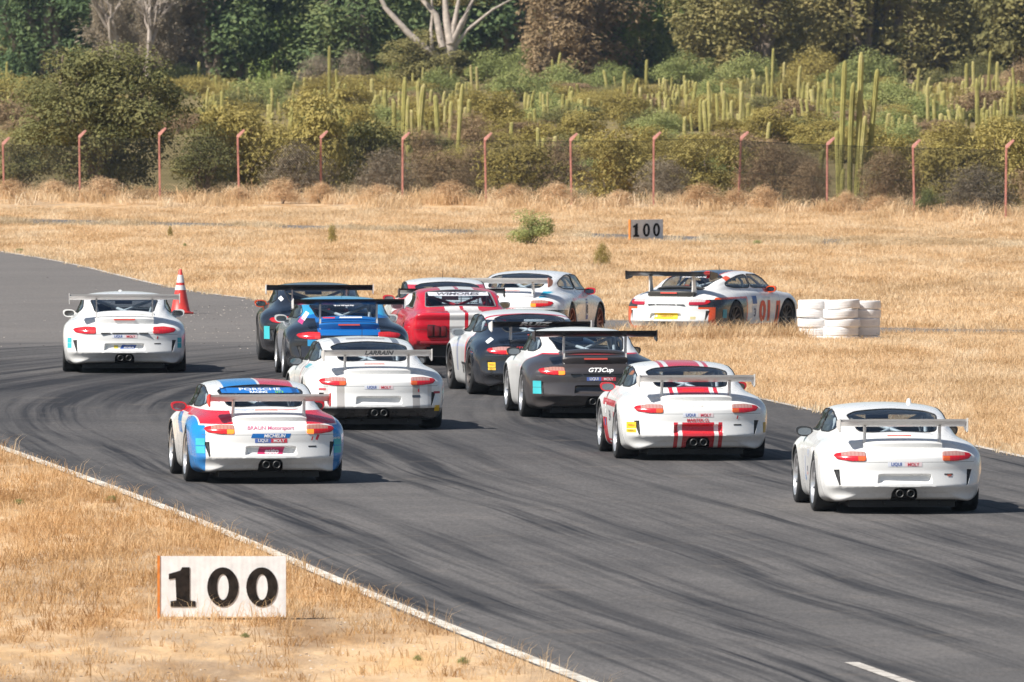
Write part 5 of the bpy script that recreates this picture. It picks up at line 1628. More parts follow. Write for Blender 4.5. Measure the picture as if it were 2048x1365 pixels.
# L: all white, on the right
def ex_l(root, body, wing, lid):
    oil_sticker(body, .565, bg=False)
    small_marks(body, False); sticker(body, .05, .02, (.45, .12, .08), 'rear', (.51, .44), off=.006)
    roof_knob(root, .30, -.05, .085, .03)
    letter(body, '911', .09, (.35, .45, .70), 'left', (.10, .62), stretch=.8); sticker(body, .05, .06, (.05, .05, .12), 'left', (-.02, .44)); sticker(body, .05, .03, (.60, .10, .10), 'left', (-.02, .385))
    sticker(body, .03, .22, (.40, .48, .72), 'left', (-.25, .47)); sticker(body, .06, .06, (.15, .30, .60), 'left', (-.25, .33))
make_coupe('L', 1788, 1023, 6.8, 'plain white racing car with silver wing and black mirrors',
           dict(paint=P_WHITE, extra=ex_l, mirror=BLACKM, wing_mat=ALU, rim=RIMS))
# M: white with orange and black flanks
def ex_m(root, body, wing, lid):
    pl = sticker(body, .46, .105, (.80, .60, .01), 'rear', (0, .405), off=.012)
    letter(body, 'DEMOLEX', .040, (.45, .20, .01), 'rear', (.02, .405), bold=.02, off=.016)
    sticker(body, .04, .04, (.8, .6, .6), 'rear', (-.19, .405), off=.016)
    sticker(body, .095, .05, (.55, .48, .25), 'rear', (.52, .375), rot=0)
    letter(body, 'GT3 CUP', .03, (.62, .60, .66), 'rear', (0, .575))
    sticker(body, .15, .155, (.01, .28, .36), 'right', (-1.66, .445), off=.006)
    sticker(body, .20, .145, (.03, .12, .38), 'right', (-.24, .665)); sticker(body, .18, .27, (.72, .74, .78), 'right', (-.24, .43))
    letter(body, '3', .14, (.03, .04, .12), 'right', (-.23, .44), bold=.03)
    letter(body, '01', .34, (.78, .07, .02), 'right', (.20, .46), bold=.05, stretch=1.1)
    letter(body, 'GT3 CUP CHILE', .03, (.40, .40, .36), 'right', (.28, .70))
    sticker(body, .16, .42, (.75, .07, .02), 'right', (.755, .42), cut=.06); sticker(body, .055, .26, (.02, .02, .02), 'right', (.73, .42), cut=.05, off=.006)
    letter(body, 'SPEED RACING', .05, (.80, .80, .82), 'rear', (0, 1.10), FULL_BVH, bold=.03, off=.012)
    sticker(wing, .12, .12, (.72, .03, .02), 'rear', (.77, 1.15), WING_BVH['wide'], off=.02)
    aerial(root)
BLK = (.020, .020, .024)
band = lambda o: [(0, -.22, -1, -.10 + o), (0, 0, 1, .655 + o), (0, 1, 0, -.60 + o)]
PM = paint('white_orange_black_paint', WHITE, [
    (ORANGE, X(.80, 1) + [(0, 1, 0, -.56), (0, 0, 1, .735)]), (BLK, X(.60, 1) + [(0, 1, 0, -.62), (0, 0, 1, .70), (0, 0, -1, -.0)]),
    (WHITE, X(.0, .80) + Yr(-3, -1.85) + Zr(0, .565)), (ORANGE, X(.60, .86) + Yr(-3, -1.7) + Zr(.53, .565)), (ORANGE, X(.745, .86) + Yr(-3, -1.7) + Zr(.21, .565)), (WHITE, X(0, .765) + Yr(-3, -1.8) + Zr(.24, .53)),
    (ORANGE, Yr(-3, -1.5) + Zr(0, .225)), (ORANGE, X(.75, 1) + Yr(-.62, .86) + Zr(0, .235)), (BLK, X(.75, 1) + Yr(-.62, -.42) + Zr(.1, .30)),
    (ORANGE, X(.5, 1) + [(0, -1, 1.1, 2.08), (0, 1, -1.1, -1.92)] + Zr(.90, 1.13) + Yr(-.95, -.4)), ((.03, .05, .10), X(0, .36) + Zr(1.10, 2)), (ORANGE, X(.36, .39) + Zr(1.10, 2)), (ORANGE, X(.66, .80) + Yr(.35, .8) + Zr(.79, .86))])
make_coupe('M', 1380, 676, -25.0, 'white, orange and black racing car with big orange 01 on its door',
           dict(paint=PM, lid=flat('carbon_lid', (.045, .042, .038), .4), wing='wide', wing_mat=BLACKWING, extra=ex_m, mirror=ORANGEM, lamp='clear', late=True, rim=RIMD))

# ------------------------------------------------------------------ the red muscle car
MS = [
 (-2.26, [(0, .37), (.50, .37), (.70, .38), (.765, .44), (.79, .58), (.79, .72), (.775, .815), (.66, .85), (.45, .856), (.25, .855), (0, .857)]),
 (-1.95, [(0, .25), (.55, .25), (.76, .27), (.845, .36), (.875, .55), (.855, .71), (.775, .81), (.65, .845), (.48, .865), (.27, .875), (0, .88)]),
 (-1.40, [(0, .20), (.60, .20), (.82, .22), (.905, .35), (.925, .54), (.875, .72), (.79, .82), (.70, .852), (.60, .885), (.45, .91), (0, .925)]),
 (-1.10, [(0, .18), (.60, .18), (.80, .20), (.87, .34), (.89, .54), (.865, .72), (.79, .825), (.715, .86), (.625, .955), (.53, 1.03), (0, 1.055)]),
 (-0.75, [(0, .16), (.60, .16), (.78, .18), (.84, .32), (.86, .54), (.85, .72), (.79, .83), (.70, .865), (.635, 1.02), (.55, 1.135), (0, 1.172)]),
 (-0.35, [(0, .16), (.60, .16), (.78, .18), (.835, .32), (.855, .54), (.85, .72), (.79, .83), (.70, .865), (.64, 1.03), (.555, 1.17), (0, 1.212)]),
 (0.10, [(0, .16), (.60, .16), (.78, .18), (.835, .32), (.855, .54), (.85, .72), (.79, .83), (.70, .865), (.635, 1.02), (.545, 1.155), (0, 1.205)]),
 (0.45, [(0, .16), (.60, .16), (.78, .18), (.84, .32), (.858, .54), (.85, .72), (.79, .83), (.72, .865), (.615, .96), (.51, 1.06), (0, 1.10)]),
 (0.80, [(0, .16), (.60, .16), (.79, .19), (.85, .32), (.868, .54), (.855, .72), (.79, .825), (.70, .845), (.56, .875), (.38, .895), (0, .91)]),
 (1.37, [(0, .18), (.60, .18), (.81, .21), (.885, .34), (.905, .54), (.865, .70), (.78, .805), (.66, .825), (.50, .84), (.30, .86), (0, .865)]),
 (1.90, [(0, .22), (.58, .22), (.78, .24), (.845, .36), (.86, .54), (.83, .68), (.76, .77), (.63, .79), (.46, .80), (.27, .81), (0, .815)]),
 (2.25, [(0, .28), (.52, .28), (.70, .30), (.76, .38), (.775, .52), (.75, .64), (.68, .72), (.56, .735), (.42, .74), (.25, .745), (0, .75)]),
]
def mus_ridge(V):
    r = V[:, 1] < -2.15
    V[:, 1] -= np.where(r, .035 * np.clip((V[:, 2] - .74) / .10, 0, 1), 0)       # kicked-up tail lip
    V[:, 1] += np.where(r, .03 * np.clip((.64 - V[:, 2]) / .1, 0, 1), 0)
MV, MF = loft(MS, 110, [10, 6, 5, 6, 6, 6, 5, 6, 6, 12], (0.06, .60, 9.0), (0.08, .52, 6.0), (0.05, 2.5, -1.8, -2.3), (0.10, 2.5, 1.8, 2.3), mus_ridge)
MAX_R, MAX_F = -1.37, 1.37
MREG = [('arch', (1, 2), arc(MAX_R, .33, .365), lambda P: (np.abs(P[:, 0]) > .60) & (P[:, 2] < .74)),
        ('arch', (1, 2), arc(MAX_F, .33, .365), lambda P: (np.abs(P[:, 0]) > .58) & (P[:, 2] < .74)),
        ('rear_window', (0, 1), rounded([(-.555, -1.36), (.555, -1.36), (.495, -.74), (0, -.70), (-.495, -.74)], 3, .12), lambda P: P[:, 2] > .87),
        ('windscreen', (0, 1), rounded([(-.56, .74), (0, .80), (.56, .74), (.50, .26), (0, .22), (-.50, .26)], 3, .12), lambda P: P[:, 2] > .86)]
for sgn in (1, -1):
    MREG.append(('side_window%d' % sgn, (1, 2), rounded([(.56, .885), (-.72, .885), (-.62, 1.05), (-.45, 1.14), (.08, 1.13), (.40, 1.01)], 3, .15), lambda P, s=sgn: (P[:, 0] * s > .5) & (P[:, 2] > .86)))
MV, MF, ML = carve(MV, MF, MREG)
M_BVH = BVHTree.FromPolygons([Vector(v) for v in MV], MF)
def make_muscle(px, py, yaw_rel):
    p = at(px, py)
    yaw = R(yaw_rel) + math.atan2(-p.x, p.y)
    hd = Vector((-math.sin(yaw), math.cos(yaw), 0))
    c = p - hd * MAX_R
    root = empty('muscle_car', (c.x, c.y, gz(c.y) + .006), yaw)
    root.scale = (1, 1, .965)
    tag(root, 'red classic coupe with two white stripes over roof and tail', 'car')
    k = lambda z: [((.78, .77, .75), X(.028, .262) + z)]
    pm = paint('red_striped_paint', (.58, .012, .030), k(Zr(.34, 2)), rough=.2)
    body = put('body', sharpen(thicken(submesh('muscle_body', MV, MF, ML == 'body'), .012), 50), pm, root)
    for nm, key in (('rear_window', 'rear_window'), ('windscreen', 'windscreen'), ('side_window', 'side_window1'), ('side_window', 'side_window-1')):
        me = submesh(nm, MV, MF, ML == key)
        w = put(nm, me, GLASS, root); put('window_seal', seal_mesh(me, .012), flat('grey_trim', (.16, .15, .16), .5), w)
    m = MB(); m.box(-.60, .60, -2.1, 2.0, .15, .30); m.box(-.55, .55, -2.15, -1.5, .26, .40)
    for s in (1, -1):
        for ya in (MAX_R, MAX_F):
            m.box(s * .56 if s > 0 else -.575, s * .575 if s > 0 else -.56, ya - .4, ya + .4, .2, .70)
            m.box(min(s * .56, s * .84), max(s * .56, s * .84), ya - .4, ya + .4, .685, .70)
    put('underbody', m.mesh('underbody'), BLACKP, root)
    put('fuel_cell', bevel(MB().box(-.30, .30, -2.12, -1.7, .18, .36).mesh('fuel_cell'), .03), DARKM, root)
    for s in (1, -1):
        b = put('tail_lamp_panel', bevel(MB().box(-.15, .15, -.02, .02, -.105, .105).mesh('lamp_panel'), .012), flat('dark_lamp_panel', (.045, .010, .012), .4), root, (s * .455, -2.29, .565))
        for i in range(3):
            put('tail_lamp', bevel(MB().box(-.038, .038, -.015, .01, -.085, .085).mesh('lamp'), .008), flat('dark_red_lamp', (.14, .008, .012), .15, coat=.5), b, (-.10 + .10 * i, -.018, 0))
    put('bumper', bevel(MB().box(-.72, .72, -2.315, -2.26, .355, .40).mesh('bumper'), .012), flat('dark_red_bumper', (.22, .010, .018), .35), root)
    put('fuel_cap', MB().lathe([(.06, -.02), (.06, -.0), (.05, .01), (.002, .012)], 18, 'y').mesh('fuel_cap'), ALU, root, (0, -2.31, .56))
    for s in (1, -1):
        for ax_ in (MAX_R, MAX_F):
            w = empty('wheel', (s * .765, ax_, .325), 0, root)
            w.rotation_euler = (random.uniform(0, 6), 0, math.pi if s > 0 else 0)
            put('tyre', M_TYRE_R, RUBBER, w); put('rim', M_RIM_R, RIMD, w)
        mo = put('mirror', M_MIRROR, flat('silver_mirror', (.45, .47, .50), .2, .7), root, (-s * .84, .42, .90), (0, 0, 0), (s, 1, 1))
        put('mirror_glass', M_MGLASS, MGLASS, mo)
    cg = put('roll_cage', M_CAGE, CAGER, root); cg.scale = (1.05, 1.0, 1.02)
    put('cabin', M_CABIN, flat('muscle_cabin', (.10, .03, .035), .8), root)
    put('seat', M_SEAT, SEATM, root, (-.34, -.02, .04))
    put('window_net', MB().tube([(.10, -.3, .90), (.10, -.3, 1.10)], .006, 5).tube([(.24, -.3, .90), (.24, -.3, 1.10)], .006, 5).tube([(.0, -.3, .97), (.34, -.3, .97)], .006, 5).tube([(.0, -.3, 1.05), (.34, -.3, 1.05)], .006, 5).mesh('net'), BLACKP, root)
    sticker(body, .94, .055, (.66, .66, .70), 'rear', (0, 1.122), M_BVH, off=.006)
    letter(body, 'WIMORES', .036, (.05, .05, .07), 'rear', (0, 1.125), M_BVH, bold=.03, shear=.25, stretch=2.9, off=.012)
make_muscle(922, 730, 5.2)
# ------------------------------------------------------------------ fence
POST_RED = flat('post_paint', (0.44, 0.185, 0.145), 0.85, var=0.4, vscale=9)
POST_PALE = flat('post_arm_paint', (0.62, 0.30, 0.25), 0.8, var=0.2, vscale=9)
WIRE = flat('wire_coating', (0.020, 0.022, 0.020), 0.9, spec=0.1)
def build_fence():
    pts = [at(a, b) for a, b, t in FENCE_PX]
    tops = [(b - t) / ppm(q) for (a, b, t), q in zip(FENCE_PX, pts)]
    fence = empty('wire_fence', pts[6])
    tag(fence, 'chain link fence on bent pinkish red posts before the scrub', 'fence')
    org = Vector(pts[6])
    pm = bevel(MB().box(-.028, .028, -.028, .028, -.05, 1.0).mesh('post'), .006, 1)
    am = bevel(MB().prism([(-.035, -.03), (.035, -.055), (.22, .15), (.175, .19), (-.02, .03)], -.033, .033, 'y').mesh('arm'), .006, 1)
    for q, h in zip(pts, tops):
        a = q - org
        s = h - .16
        p = put('fence_post', pm, POST_RED, fence, a, (0, random.gauss(0, .022), 0), (1, 1, s))
        put('post_arm', am, POST_PALE, p, (0, 0, 1.0), (0, 0, 0), (1, 1, 1 / s))
    # wire between each pair of posts
    for i in range(len(pts) - 1):
        A, B = pts[i] - org, pts[i + 1] - org
        L = (B - A).xy.length; hgt = min(tops[i], tops[i + 1]) - .24
        d = Vector((B.x - A.x, B.y - A.y, 0)).normalized(); nrm = Vector((d.y, -d.x, 0))
        m = MB(); t = .0042; step = .085
        def bar(u0, v0, u1, v1, r=t):
            p0 = A + d * u0 + Vector((0, 0, v0 + .04)); p1 = A + d * u1 + Vector((0, 0, v1 + .04))
            p0.z += (B.z - A.z) * u0 / L; p1.z += (B.z - A.z) * u1 / L
            ax = (p1 - p0).normalized(); e = nrm; f = ax.cross(e)
            v = [p + e * (r * math.cos(k * 2.094)) + f * (r * math.sin(k * 2.094)) for p in (p0, p1) for k in range(3)]
            m.add(v, [(0, 1, 4, 3), (1, 2, 5, 4), (2, 0, 3, 5)])
        n = int((L + hgt) / step) + 1
        for k in range(n):
            c = k * step
            u0, v0 = (c, 0) if c <= L else (L, c - L)
            u1, v1 = (c - hgt, hgt) if c - hgt >= 0 else (0, c)
            if v0 < hgt:
                bar(u0, v0, u1, v1); bar(L - u0, v0, L - u1, v1)
        bar(0, hgt, L, hgt, .006); bar(0, .02, L, .02, .005); bar(0, hgt * .5, L, hgt * .5, .004)
        put('wire_mesh', m.mesh('wire_mesh', fix=False), WIRE, fence)
build_fence()

# ------------------------------------------------------------------ tyre stacks
def tyre_paint():
    k = NT('white_tyre_paint')
    tc = k.n('ShaderNodeTexCoord'); oi = k.n('ShaderNodeObjectInfo')
    mp = k.n('ShaderNodeMapping'); mp.inputs['Scale'].default_value = (1, 1, 3.0); k.l(tc.outputs['Object'], mp.inputs[0]); k.l(oi.outputs['Location'], mp.inputs['Location'])
    f = k.noise(mp.outputs[0], 6.0, 6, 0.75); g = k.noise(mp.outputs[0], 1.6, 3, 0.6)
    c = k.ramp(g, [(0.3, (0.70, 0.69, 0.68, 1)), (0.6, (0.84, 0.84, 0.84, 1))])
    c = k.mix(k.ramp(f, [(0.64, (0, 0, 0, 1)), (0.72, (0.75, 0.75, 0.75, 1))]), c, (0.10, 0.095, 0.09, 1))     # rubber where the paint has chipped
    k.l(c, k.b.inputs['Base Color']); k.b.inputs['Roughness'].default_value = 0.75
    return k.m
WT = tyre_paint()
def barrier_tyre():
    """a bulging tyre lying flat, with its open middle"""
    r, h = .285, .148
    pr = [(.165, .012), (.185, .0), (.262, .0), (.277, .003), (.283, .010), (.285, .030), (.286, .052), (.281, .053), (.281, .058), (.2865, .059), (.287, h * .5), (.2865, h - .059), (.281, h - .058), (.281, h - .053), (.286, h - .052), (.285, h - .030), (.283, h - .010), (.277, h - .003), (.262, h), (.185, h), (.165, h - .012), (.160, h * .5)]
    m = MB().lathe(pr + pr[:1], 32, 'z')
    for zz in (h * .36, h * .62):
        pass
    return sharpen(m.mesh('barrier_tyre'), 50)
M_BT = barrier_tyre()
LEVEL = ['bottom', 'second', 'third', 'fourth', 'topmost']
for (px, py, n, tx, sc) in ((1633, 684, 5, 'next to the car with the orange 01', .98), (1682, 687, 5, 'in the middle one of the three stacks', 1.03), (1729, 676, 5, 'in the stack farthest from the orange 01 car', .98)):
    p = at(px, py)
    z = p.z - .02
    if px == 1729: p = at(1682, 687) + Vector((.39, .46, 0)); z = gz(p.y) - .02
    if px == 1633: p = at(1682, 687) + Vector((-.42, .42, 0)); z = gz(p.y) - .02
    for k in range(n):
        sq = 1.0 + random.uniform(-.05, .05)
        o = put('barrier_tyre', M_BT, WT, None, (p.x + random.gauss(0, .012), p.y + random.gauss(0, .01), z), (random.gauss(0, .012), random.gauss(0, .02), random.uniform(0, 6)), (sc * random.uniform(.97, 1.03), sc, sq))
        z += .148 * sq + .001
        tag(o, '%s white painted tyre %s' % (LEVEL[k], tx), 'tyre', None)

# ------------------------------------------------------------------ cone
def cone(px, py):
    p = at(px, py, .006)
    e = empty('traffic_cone', (p.x, p.y, p.z), .5)
    tag(e, 'tall orange red traffic cone with two white bands on the asphalt', 'cone')
    om = flat('cone_plastic', (0.66, 0.050, 0.040), 0.45, var=.12, vscale=6)
    rf = flat('cone_reflector', (0.70, 0.68, 0.68), 0.4, var=.2, vscale=14)
    H_ = .86
    prof = lambda z: .165 * (1 - z / H_) + .026
    put('base', bevel(MB().box(-.19, .19, -.19, .19, 0, .035).mesh('cone_base'), .01), om, e)
    put('cone_body', sharpen(MB().lathe([(prof(.03) + .03, .03), (prof(.05), .06), (prof(.3), .3), (prof(.6), .6), (prof(H_ - .01), H_ - .01), (.02, H_), (.014, H_ - .05)], 28).mesh('cone_body'), 40), om, e)
    for a, b in ((.60, .75), (.46, .55)):
        put('reflective_band', sharpen(MB().lathe([(prof(a) + .003, a), (prof(b) + .003, b)], 28).mesh('band'), 40), rf, e)
cone(361, 628)

# ------------------------------------------------------------------ distance boards
def digit_one():
    return [[(.02, 0), (.30, 0), (.30, .10), (.235, .115), (.235, .72), (.15, .72), (.13, .66), (.0, .60), (.0, .50), (.075, .52), (.085, .115), (.02, .10)]]
def digit_zero(n=28):
    o = [(.19 + .19 * math.cos(2 * math.pi * i / n), .36 + .36 * math.sin(2 * math.pi * i / n)) for i in range(n)]
    q = [(.19 + .072 * math.cos(2 * math.pi * i / n), .36 + .235 * math.sin(2 * math.pi * i / n)) for i in range(n)]
    return o, q
def board(px, py, yaw, wd, ht, lift, label):
    p = at(px, py)
    e = empty('distance_board', (p.x, p.y, p.z), yaw)
    tag(e, label, 'sign')
    bm_ = flat('board_paint', (0.76, 0.76, 0.76), 0.5, var=.12, vscale=9)
    om = flat('board_edge_wood', (0.62, 0.20, 0.035), 0.8, var=.3, vscale=12)
    bk = flat('digit_paint', (0.020, 0.015, 0.012), 0.8, spec=0.15, var=.7, vscale=16)
    # corrugated face
    n = 96
    vs, fs = [], []
    for i in range(n + 1):
        x = -wd / 2 + wd * i / n
        yy = -.012 - .0004 * (i % 4 in (1, 2))
        vs += [(x, yy, lift), (x, yy, lift + ht)]
    for i in range(n): fs.append((2 * i, 2 * i + 2, 2 * i + 3, 2 * i + 1))
    put('panel', mesh('panel', vs, fs), bm_, e)
    put('backing', MB().box(-wd / 2, wd / 2, -.010, .03, lift, lift + ht).mesh('backing'), bm_, e)
    put('edge_strip', MB().box(-wd / 2 - .025, -wd / 2, -.02, .035, lift - .02, lift + ht + .006).mesh('edge_strip'), om, e)
    for x in (-wd / 2 + .12, wd / 2 - .12):
        put('leg', MB().box(x - .02, x + .02, .031, .07, -.10, lift + ht * .8).mesh('board_leg'), om, e)
    k = ht * .655 / .72
    z0 = lift + ht * .165
    m1 = MB().prism([(a * k * 1.62, b * k) for a, b in digit_one()[0]], -.0190, -.0165, 'y').mesh('one')
    o, q = digit_zero()
    nn = len(o); vs, fs = [], []
    for y in (-.0190, -.0165):
        vs += [(a * k * 1.5, y, b * k) for a, b in o] + [(a * k * 1.5, y, b * k) for a, b in q]
    for i in range(nn):
        j = (i + 1) % nn
        fs += [(i, j, nn + j, nn + i), (2 * nn + i, 3 * nn + i, 3 * nn + j, 2 * nn + j), (i, 2 * nn + i, 2 * nn + j, j), (nn + i, nn + j, 3 * nn + j, 3 * nn + i)]
    m0 = MB().add(vs, fs).mesh('zero')
    put('digit', m1, bk, e, (-wd / 2 + wd * .07, 0, z0))
    put('digit', m0, bk, e, (-wd / 2 + wd * .375, 0, z0))
    put('digit', m0, bk, e, (-wd / 2 + wd * .685, 0, z0))
board(446, 1240, R(-1.0), 1.19, .57, .03, 'white board reading 100 in dry grass close to the painted edge line')
board(1293, 484, R(48), 1.19, .50, .04, 'shaded board reading 100 standing far off in the dry field')

# ------------------------------------------------------------------ lone plants in the field
plant('field_bush', 'shrub_c', 'green', 1060, 494, 108, 78, 'small yellow green bush alone in the dry field', 'bush')
plant('field_bush', 'wiry', 'olive', 1203, 535, 44, 50, 'tiny spindly bush in the dry field below the far board', 'bush')
for px, py, w, h in ((664, 490, 26, 42), (340, 478, 16, 26)):
    plant('weed', 'wiry', 'olive', px, py, w, h, 'single dry weed standing in the pale field', 'weed', 'weeds in the field')
for px, py, w, h in ((40, 506, 28, 9), (370, 498, 12, 12), (1515, 492, 30, 12), (925, 1330, 34, 16), (835, 1322, 26, 12), (225, 1005, 34, 14), (490, 1276, 24, 10), (38, 1010, 30, 12)):
    plant('green_tuft', 'wiry', 'green', px, py, w, h, 'low green weed tuft on the dry verge', 'weed', 'green tufts on the verges')

# ------------------------------------------------------------------ dry grass
def blade_material(name, stops):
    k = NT(name)
    oi = k.n('ShaderNodeObjectInfo'); tc = k.n('ShaderNodeTexCoord')
    sp = k.n('ShaderNodeSeparateXYZ'); k.l(tc.outputs['Object'], sp.inputs[0])
    geo = k.n('ShaderNodeNewGeometry')
    mp = k.n('ShaderNodeMapping'); mp.inputs['Scale'].default_value = (1.0, 0.25, 1.0); k.l(geo.outputs['Position'], mp.inputs[0])
    nz = k.noise(mp.outputs[0], 0.8, 4, 0.6)
    f = k.math('ADD', k.math('MULTIPLY', oi.outputs['Random'], 0.34), k.math('MULTIPLY', k.math('ADD', k.math('MULTIPLY', k.math('SUBTRACT', nz, 0.5), 1.5), 0.5), 0.70))
    c = k.ramp(f, [(p, (*q, 1)) for p, q in zip((0.24, 0.44, 0.60, 0.80), stops)])
    k.l(c, k.b.inputs['Base Color']); k.b.inputs['Roughness'].default_value = 0.7
    k.b.inputs['Specular IOR Level'].default_value = 0.2
    tr = k.n('ShaderNodeBsdfTranslucent'); k.l(c, tr.inputs['Color'])
    mx = k.n('ShaderNodeMixShader'); mx.inputs[0].default_value = 0.42
    k.l(k.b.outputs[0], mx.inputs[1]); k.l(tr.outputs[0], mx.inputs[2]); k.l(mx.outputs[0], k.t.nodes['Material Output'].inputs['Surface'])
    return k.m
GRASS = blade_material('dry_grass_blades', ((0.46, 0.30, 0.15), (0.69, 0.495, 0.285), (0.79, 0.61, 0.39), (0.84, 0.70, 0.50)))
GRASS_NEAR = blade_material('verge_grass_blades', ((0.36, 0.20, 0.085), (0.56, 0.345, 0.155), (0.68, 0.455, 0.24), (0.78, 0.58, 0.35)))
def tuft(seed, n, h, w, spread, lean, mat=None):
    """a clump of bent blades"""
    g = np.random.default_rng(seed)
    m = MB()
    for _ in range(n):
        a = g.uniform(0, 6.28); r_ = spread * math.sqrt(g.random())
        b = Vector((r_ * math.cos(a), r_ * math.sin(a), -.01))
        t = g.uniform(0, 6.28); d = Vector((math.cos(t), math.sin(t), 0)) * lean * g.uniform(.3, 1.4)
        hh = h * g.uniform(.45, 1.25); ww = w * g.uniform(.6, 1.3)
        sd = Vector((-math.sin(t + g.normal()), math.cos(t + g.normal()), 0)).normalized() * ww
        p1 = b + d * .35 * hh + Vector((0, 0, hh * .6)); p2 = b + d * 1.0 * hh + Vector((0, 0, hh * (1.0 - .3 * lean)))
        m.add([b - sd, b + sd, p1 + sd * .75, p1 - sd * .75, p2], [(0, 1, 2, 3), (3, 2, 4)])
    me = m.mesh('tuft', fix=False)
    me.materials.append(mat or GRASS)
    return me
def scatter(name, label, pts, tufts, smin, smax):
    """one mass of grass: tufts set on points by geometry nodes"""
    col = bpy.data.collections.new(name + '_tufts')
    for t in tufts:
        col.objects.link(bpy.data.objects.new('tuft', t))
    me = bpy.data.meshes.new(name)
    me.vertices.add(len(pts)); me.vertices.foreach_set('co', np.asarray(pts, np.float32).ravel()); me.update()
    o = bpy.data.objects.new(name, me); COL.objects.link(o)
    tag(o, label, 'grass', kind='stuff')
    ng = bpy.data.node_groups.new(name, 'GeometryNodeTree')
    ng.interface.new_socket('Geometry', in_out='INPUT', socket_type='NodeSocketGeometry')
    ng.interface.new_socket('Geometry', in_out='OUTPUT', socket_type='NodeSocketGeometry')
    N = ng.nodes.new; Lk = ng.links.new
    gi, go = N('NodeGroupInput'), N('NodeGroupOutput')
    ci = N('GeometryNodeCollectionInfo'); ci.inputs['Collection'].default_value = col
    ci.inputs['Separate Children'].default_value = True; ci.inputs['Reset Children'].default_value = True
    ip = N('GeometryNodeInstanceOnPoints'); ip.inputs['Pick Instance'].default_value = True
    rs = N('FunctionNodeRandomValue'); rs.data_type = 'FLOAT'; rs.inputs[2].default_value = smin; rs.inputs[3].default_value = smax
    rr = N('FunctionNodeRandomValue'); rr.data_type = 'FLOAT_VECTOR'; rr.inputs[0].default_value = (-.1, -.1, 0); rr.inputs[1].default_value = (.1, .1, 6.283); rr.inputs['Seed'].default_value = 5
    ri = N('FunctionNodeRandomValue'); ri.data_type = 'INT'; ri.inputs[4].default_value = 0; ri.inputs[5].default_value = len(tufts) - 1; ri.inputs['Seed'].default_value = 9
    Lk(gi.outputs[0], ip.inputs['Points']); Lk(ci.outputs[0], ip.inputs['Instance'])
    Lk(ri.outputs[2], ip.inputs['Instance Index']); Lk(rr.outputs[0], ip.inputs['Rotation']); Lk(rs.outputs[1], ip.inputs['Scale'])
    Lk(ip.outputs[0], go.inputs[0])
    md = o.modifiers.new('scatter', 'NODES'); md.node_group = ng
    return o

def field_points(n, y0, y1, margin, keep, seed):
    """random ground points in the strip of depth y0..y1 that the camera sees, with a margin to the sides"""
    g = np.random.default_rng(seed)
    y = np.sqrt(g.random(n) * (y1 * y1 - y0 * y0) + y0 * y0)
    x = (g.random(n) * 2 - 1) * (y * 1024 / FPX + margin)
    m = ~inside(x, y, POLY_XY)
    m &= keep(x, y, g)
    x, y = x[m], y[m]
    return np.column_stack([x, y, np.array([gz(b) for b in y])])
def clump(x, y, s, seed):
    """0..1 patchiness"""
    g = np.random.default_rng(seed)
    v = np.zeros_like(x)
    for k in range(6):
        a, b = g.normal(size=2) * s * (1 + .5 * k); v += np.sin(a * x + b * y * .35 + g.uniform(0, 6)) / (1 + .4 * k)
    return 1 / (1 + np.exp(-1.6 * v))
lx = np.array([(p.x, p.y) for p in wpts(LEFT_EDGE)])
near_side = lambda x, y: (x < np.interp(-y, -lx[::-1][:, 1][::-1], lx[:, 0]) ) if False else (y < 172) & (x < 2)
T_NEAR = [tuft(i, 20, .12, .0030, .13, 1.2, GRASS_NEAR) for i in range(5)] + [tuft(20 + i, 7, .22, .0028, .07, .8, GRASS_NEAR) for i in range(2)]
T_MID = [tuft(40 + i, 26, .14, .0034, .22, 1.0) for i in range(6)]
T_FAR = [tuft(60 + i, 22, .14, .0058, .30, 1.1) for i in range(6)]
T_TALL = [tuft(80 + i, 12, .40, .0055, .12, .5) for i in range(4)]
T_FENCE = [tuft(100 + i, 24, .46, .010, .30, .9) for i in range(5)]

def bare(x, y, g):       # a worn dirt strip along the bottom left
    d = np.clip((y - 117.5) / 4.0, 0.22, 1)
    return g.random(len(x)) < d
near = field_points(52000, 104, 175, 3, lambda x, y, g: (x < 1.2) & (y < 172) & bare(x, y, g) & (g.random(len(x)) < .25 + .75 * clump(x, y, .9, 3)), 1)
scatter('verge_grass', 'dry straw grass on the verge in front of the track', near, T_NEAR, .55, 1.35)
mid = field_points(60000, 160, 228, 3, lambda x, y, g: (x > 0.5) & (g.random(len(x)) < .35 + .65 * clump(x, y, .7, 4)), 2)
scatter('infield_grass', 'tall dry straw grass inside the corner', mid, T_MID, .6, 1.45)
IE = sorted([(p.x, p.y) for p in wpts(INFIELD[:7])])
edge_y = lambda x: np.interp(x, [a for a, b in IE], [b for a, b in IE])
pt = field_points(60000, 200, 224, 2, lambda x, y, g: (x > 1.4) & (x < 5.6) & (y > edge_y(x) - 2.2), 6)
scatter('corner_grass', 'long dry stalks at the edge of the corner', pt[:1100], T_TALL, .55, 1.15)
def slices(x, y):
    px = x / y * FPX + 1024
    return ((px > 60) & (px < 205)) | ((px > 285) & (px < 465)) | ((px > 555) & (px < 660)) | ((px > 845) & (px < 965)) | ((px > 1165) & (px < 1420)) | ((px > 1620) & (px < 1700))
far_ = field_points(90000, 222, 352, 4, lambda x, y, g: (~(inside(x, y, OLD_XY) & slices(x, y)) | (g.random(len(x)) < .15)) & (g.random(len(x)) < .45 + .55 * clump(x, y, .5, 5)), 3)
vr = field_points(90000, 280, 320, 4, lambda x, y, g: inside(x, y, OLD_XY) & ~slices(x, y), 31)
far_ = np.vstack([far_, vr])
scatter('field_grass', 'pale dry grass of the field behind the track', far_, T_FAR, .55, 1.25)
fp = [at(a, b) for a, b, _ in FENCE_PX]
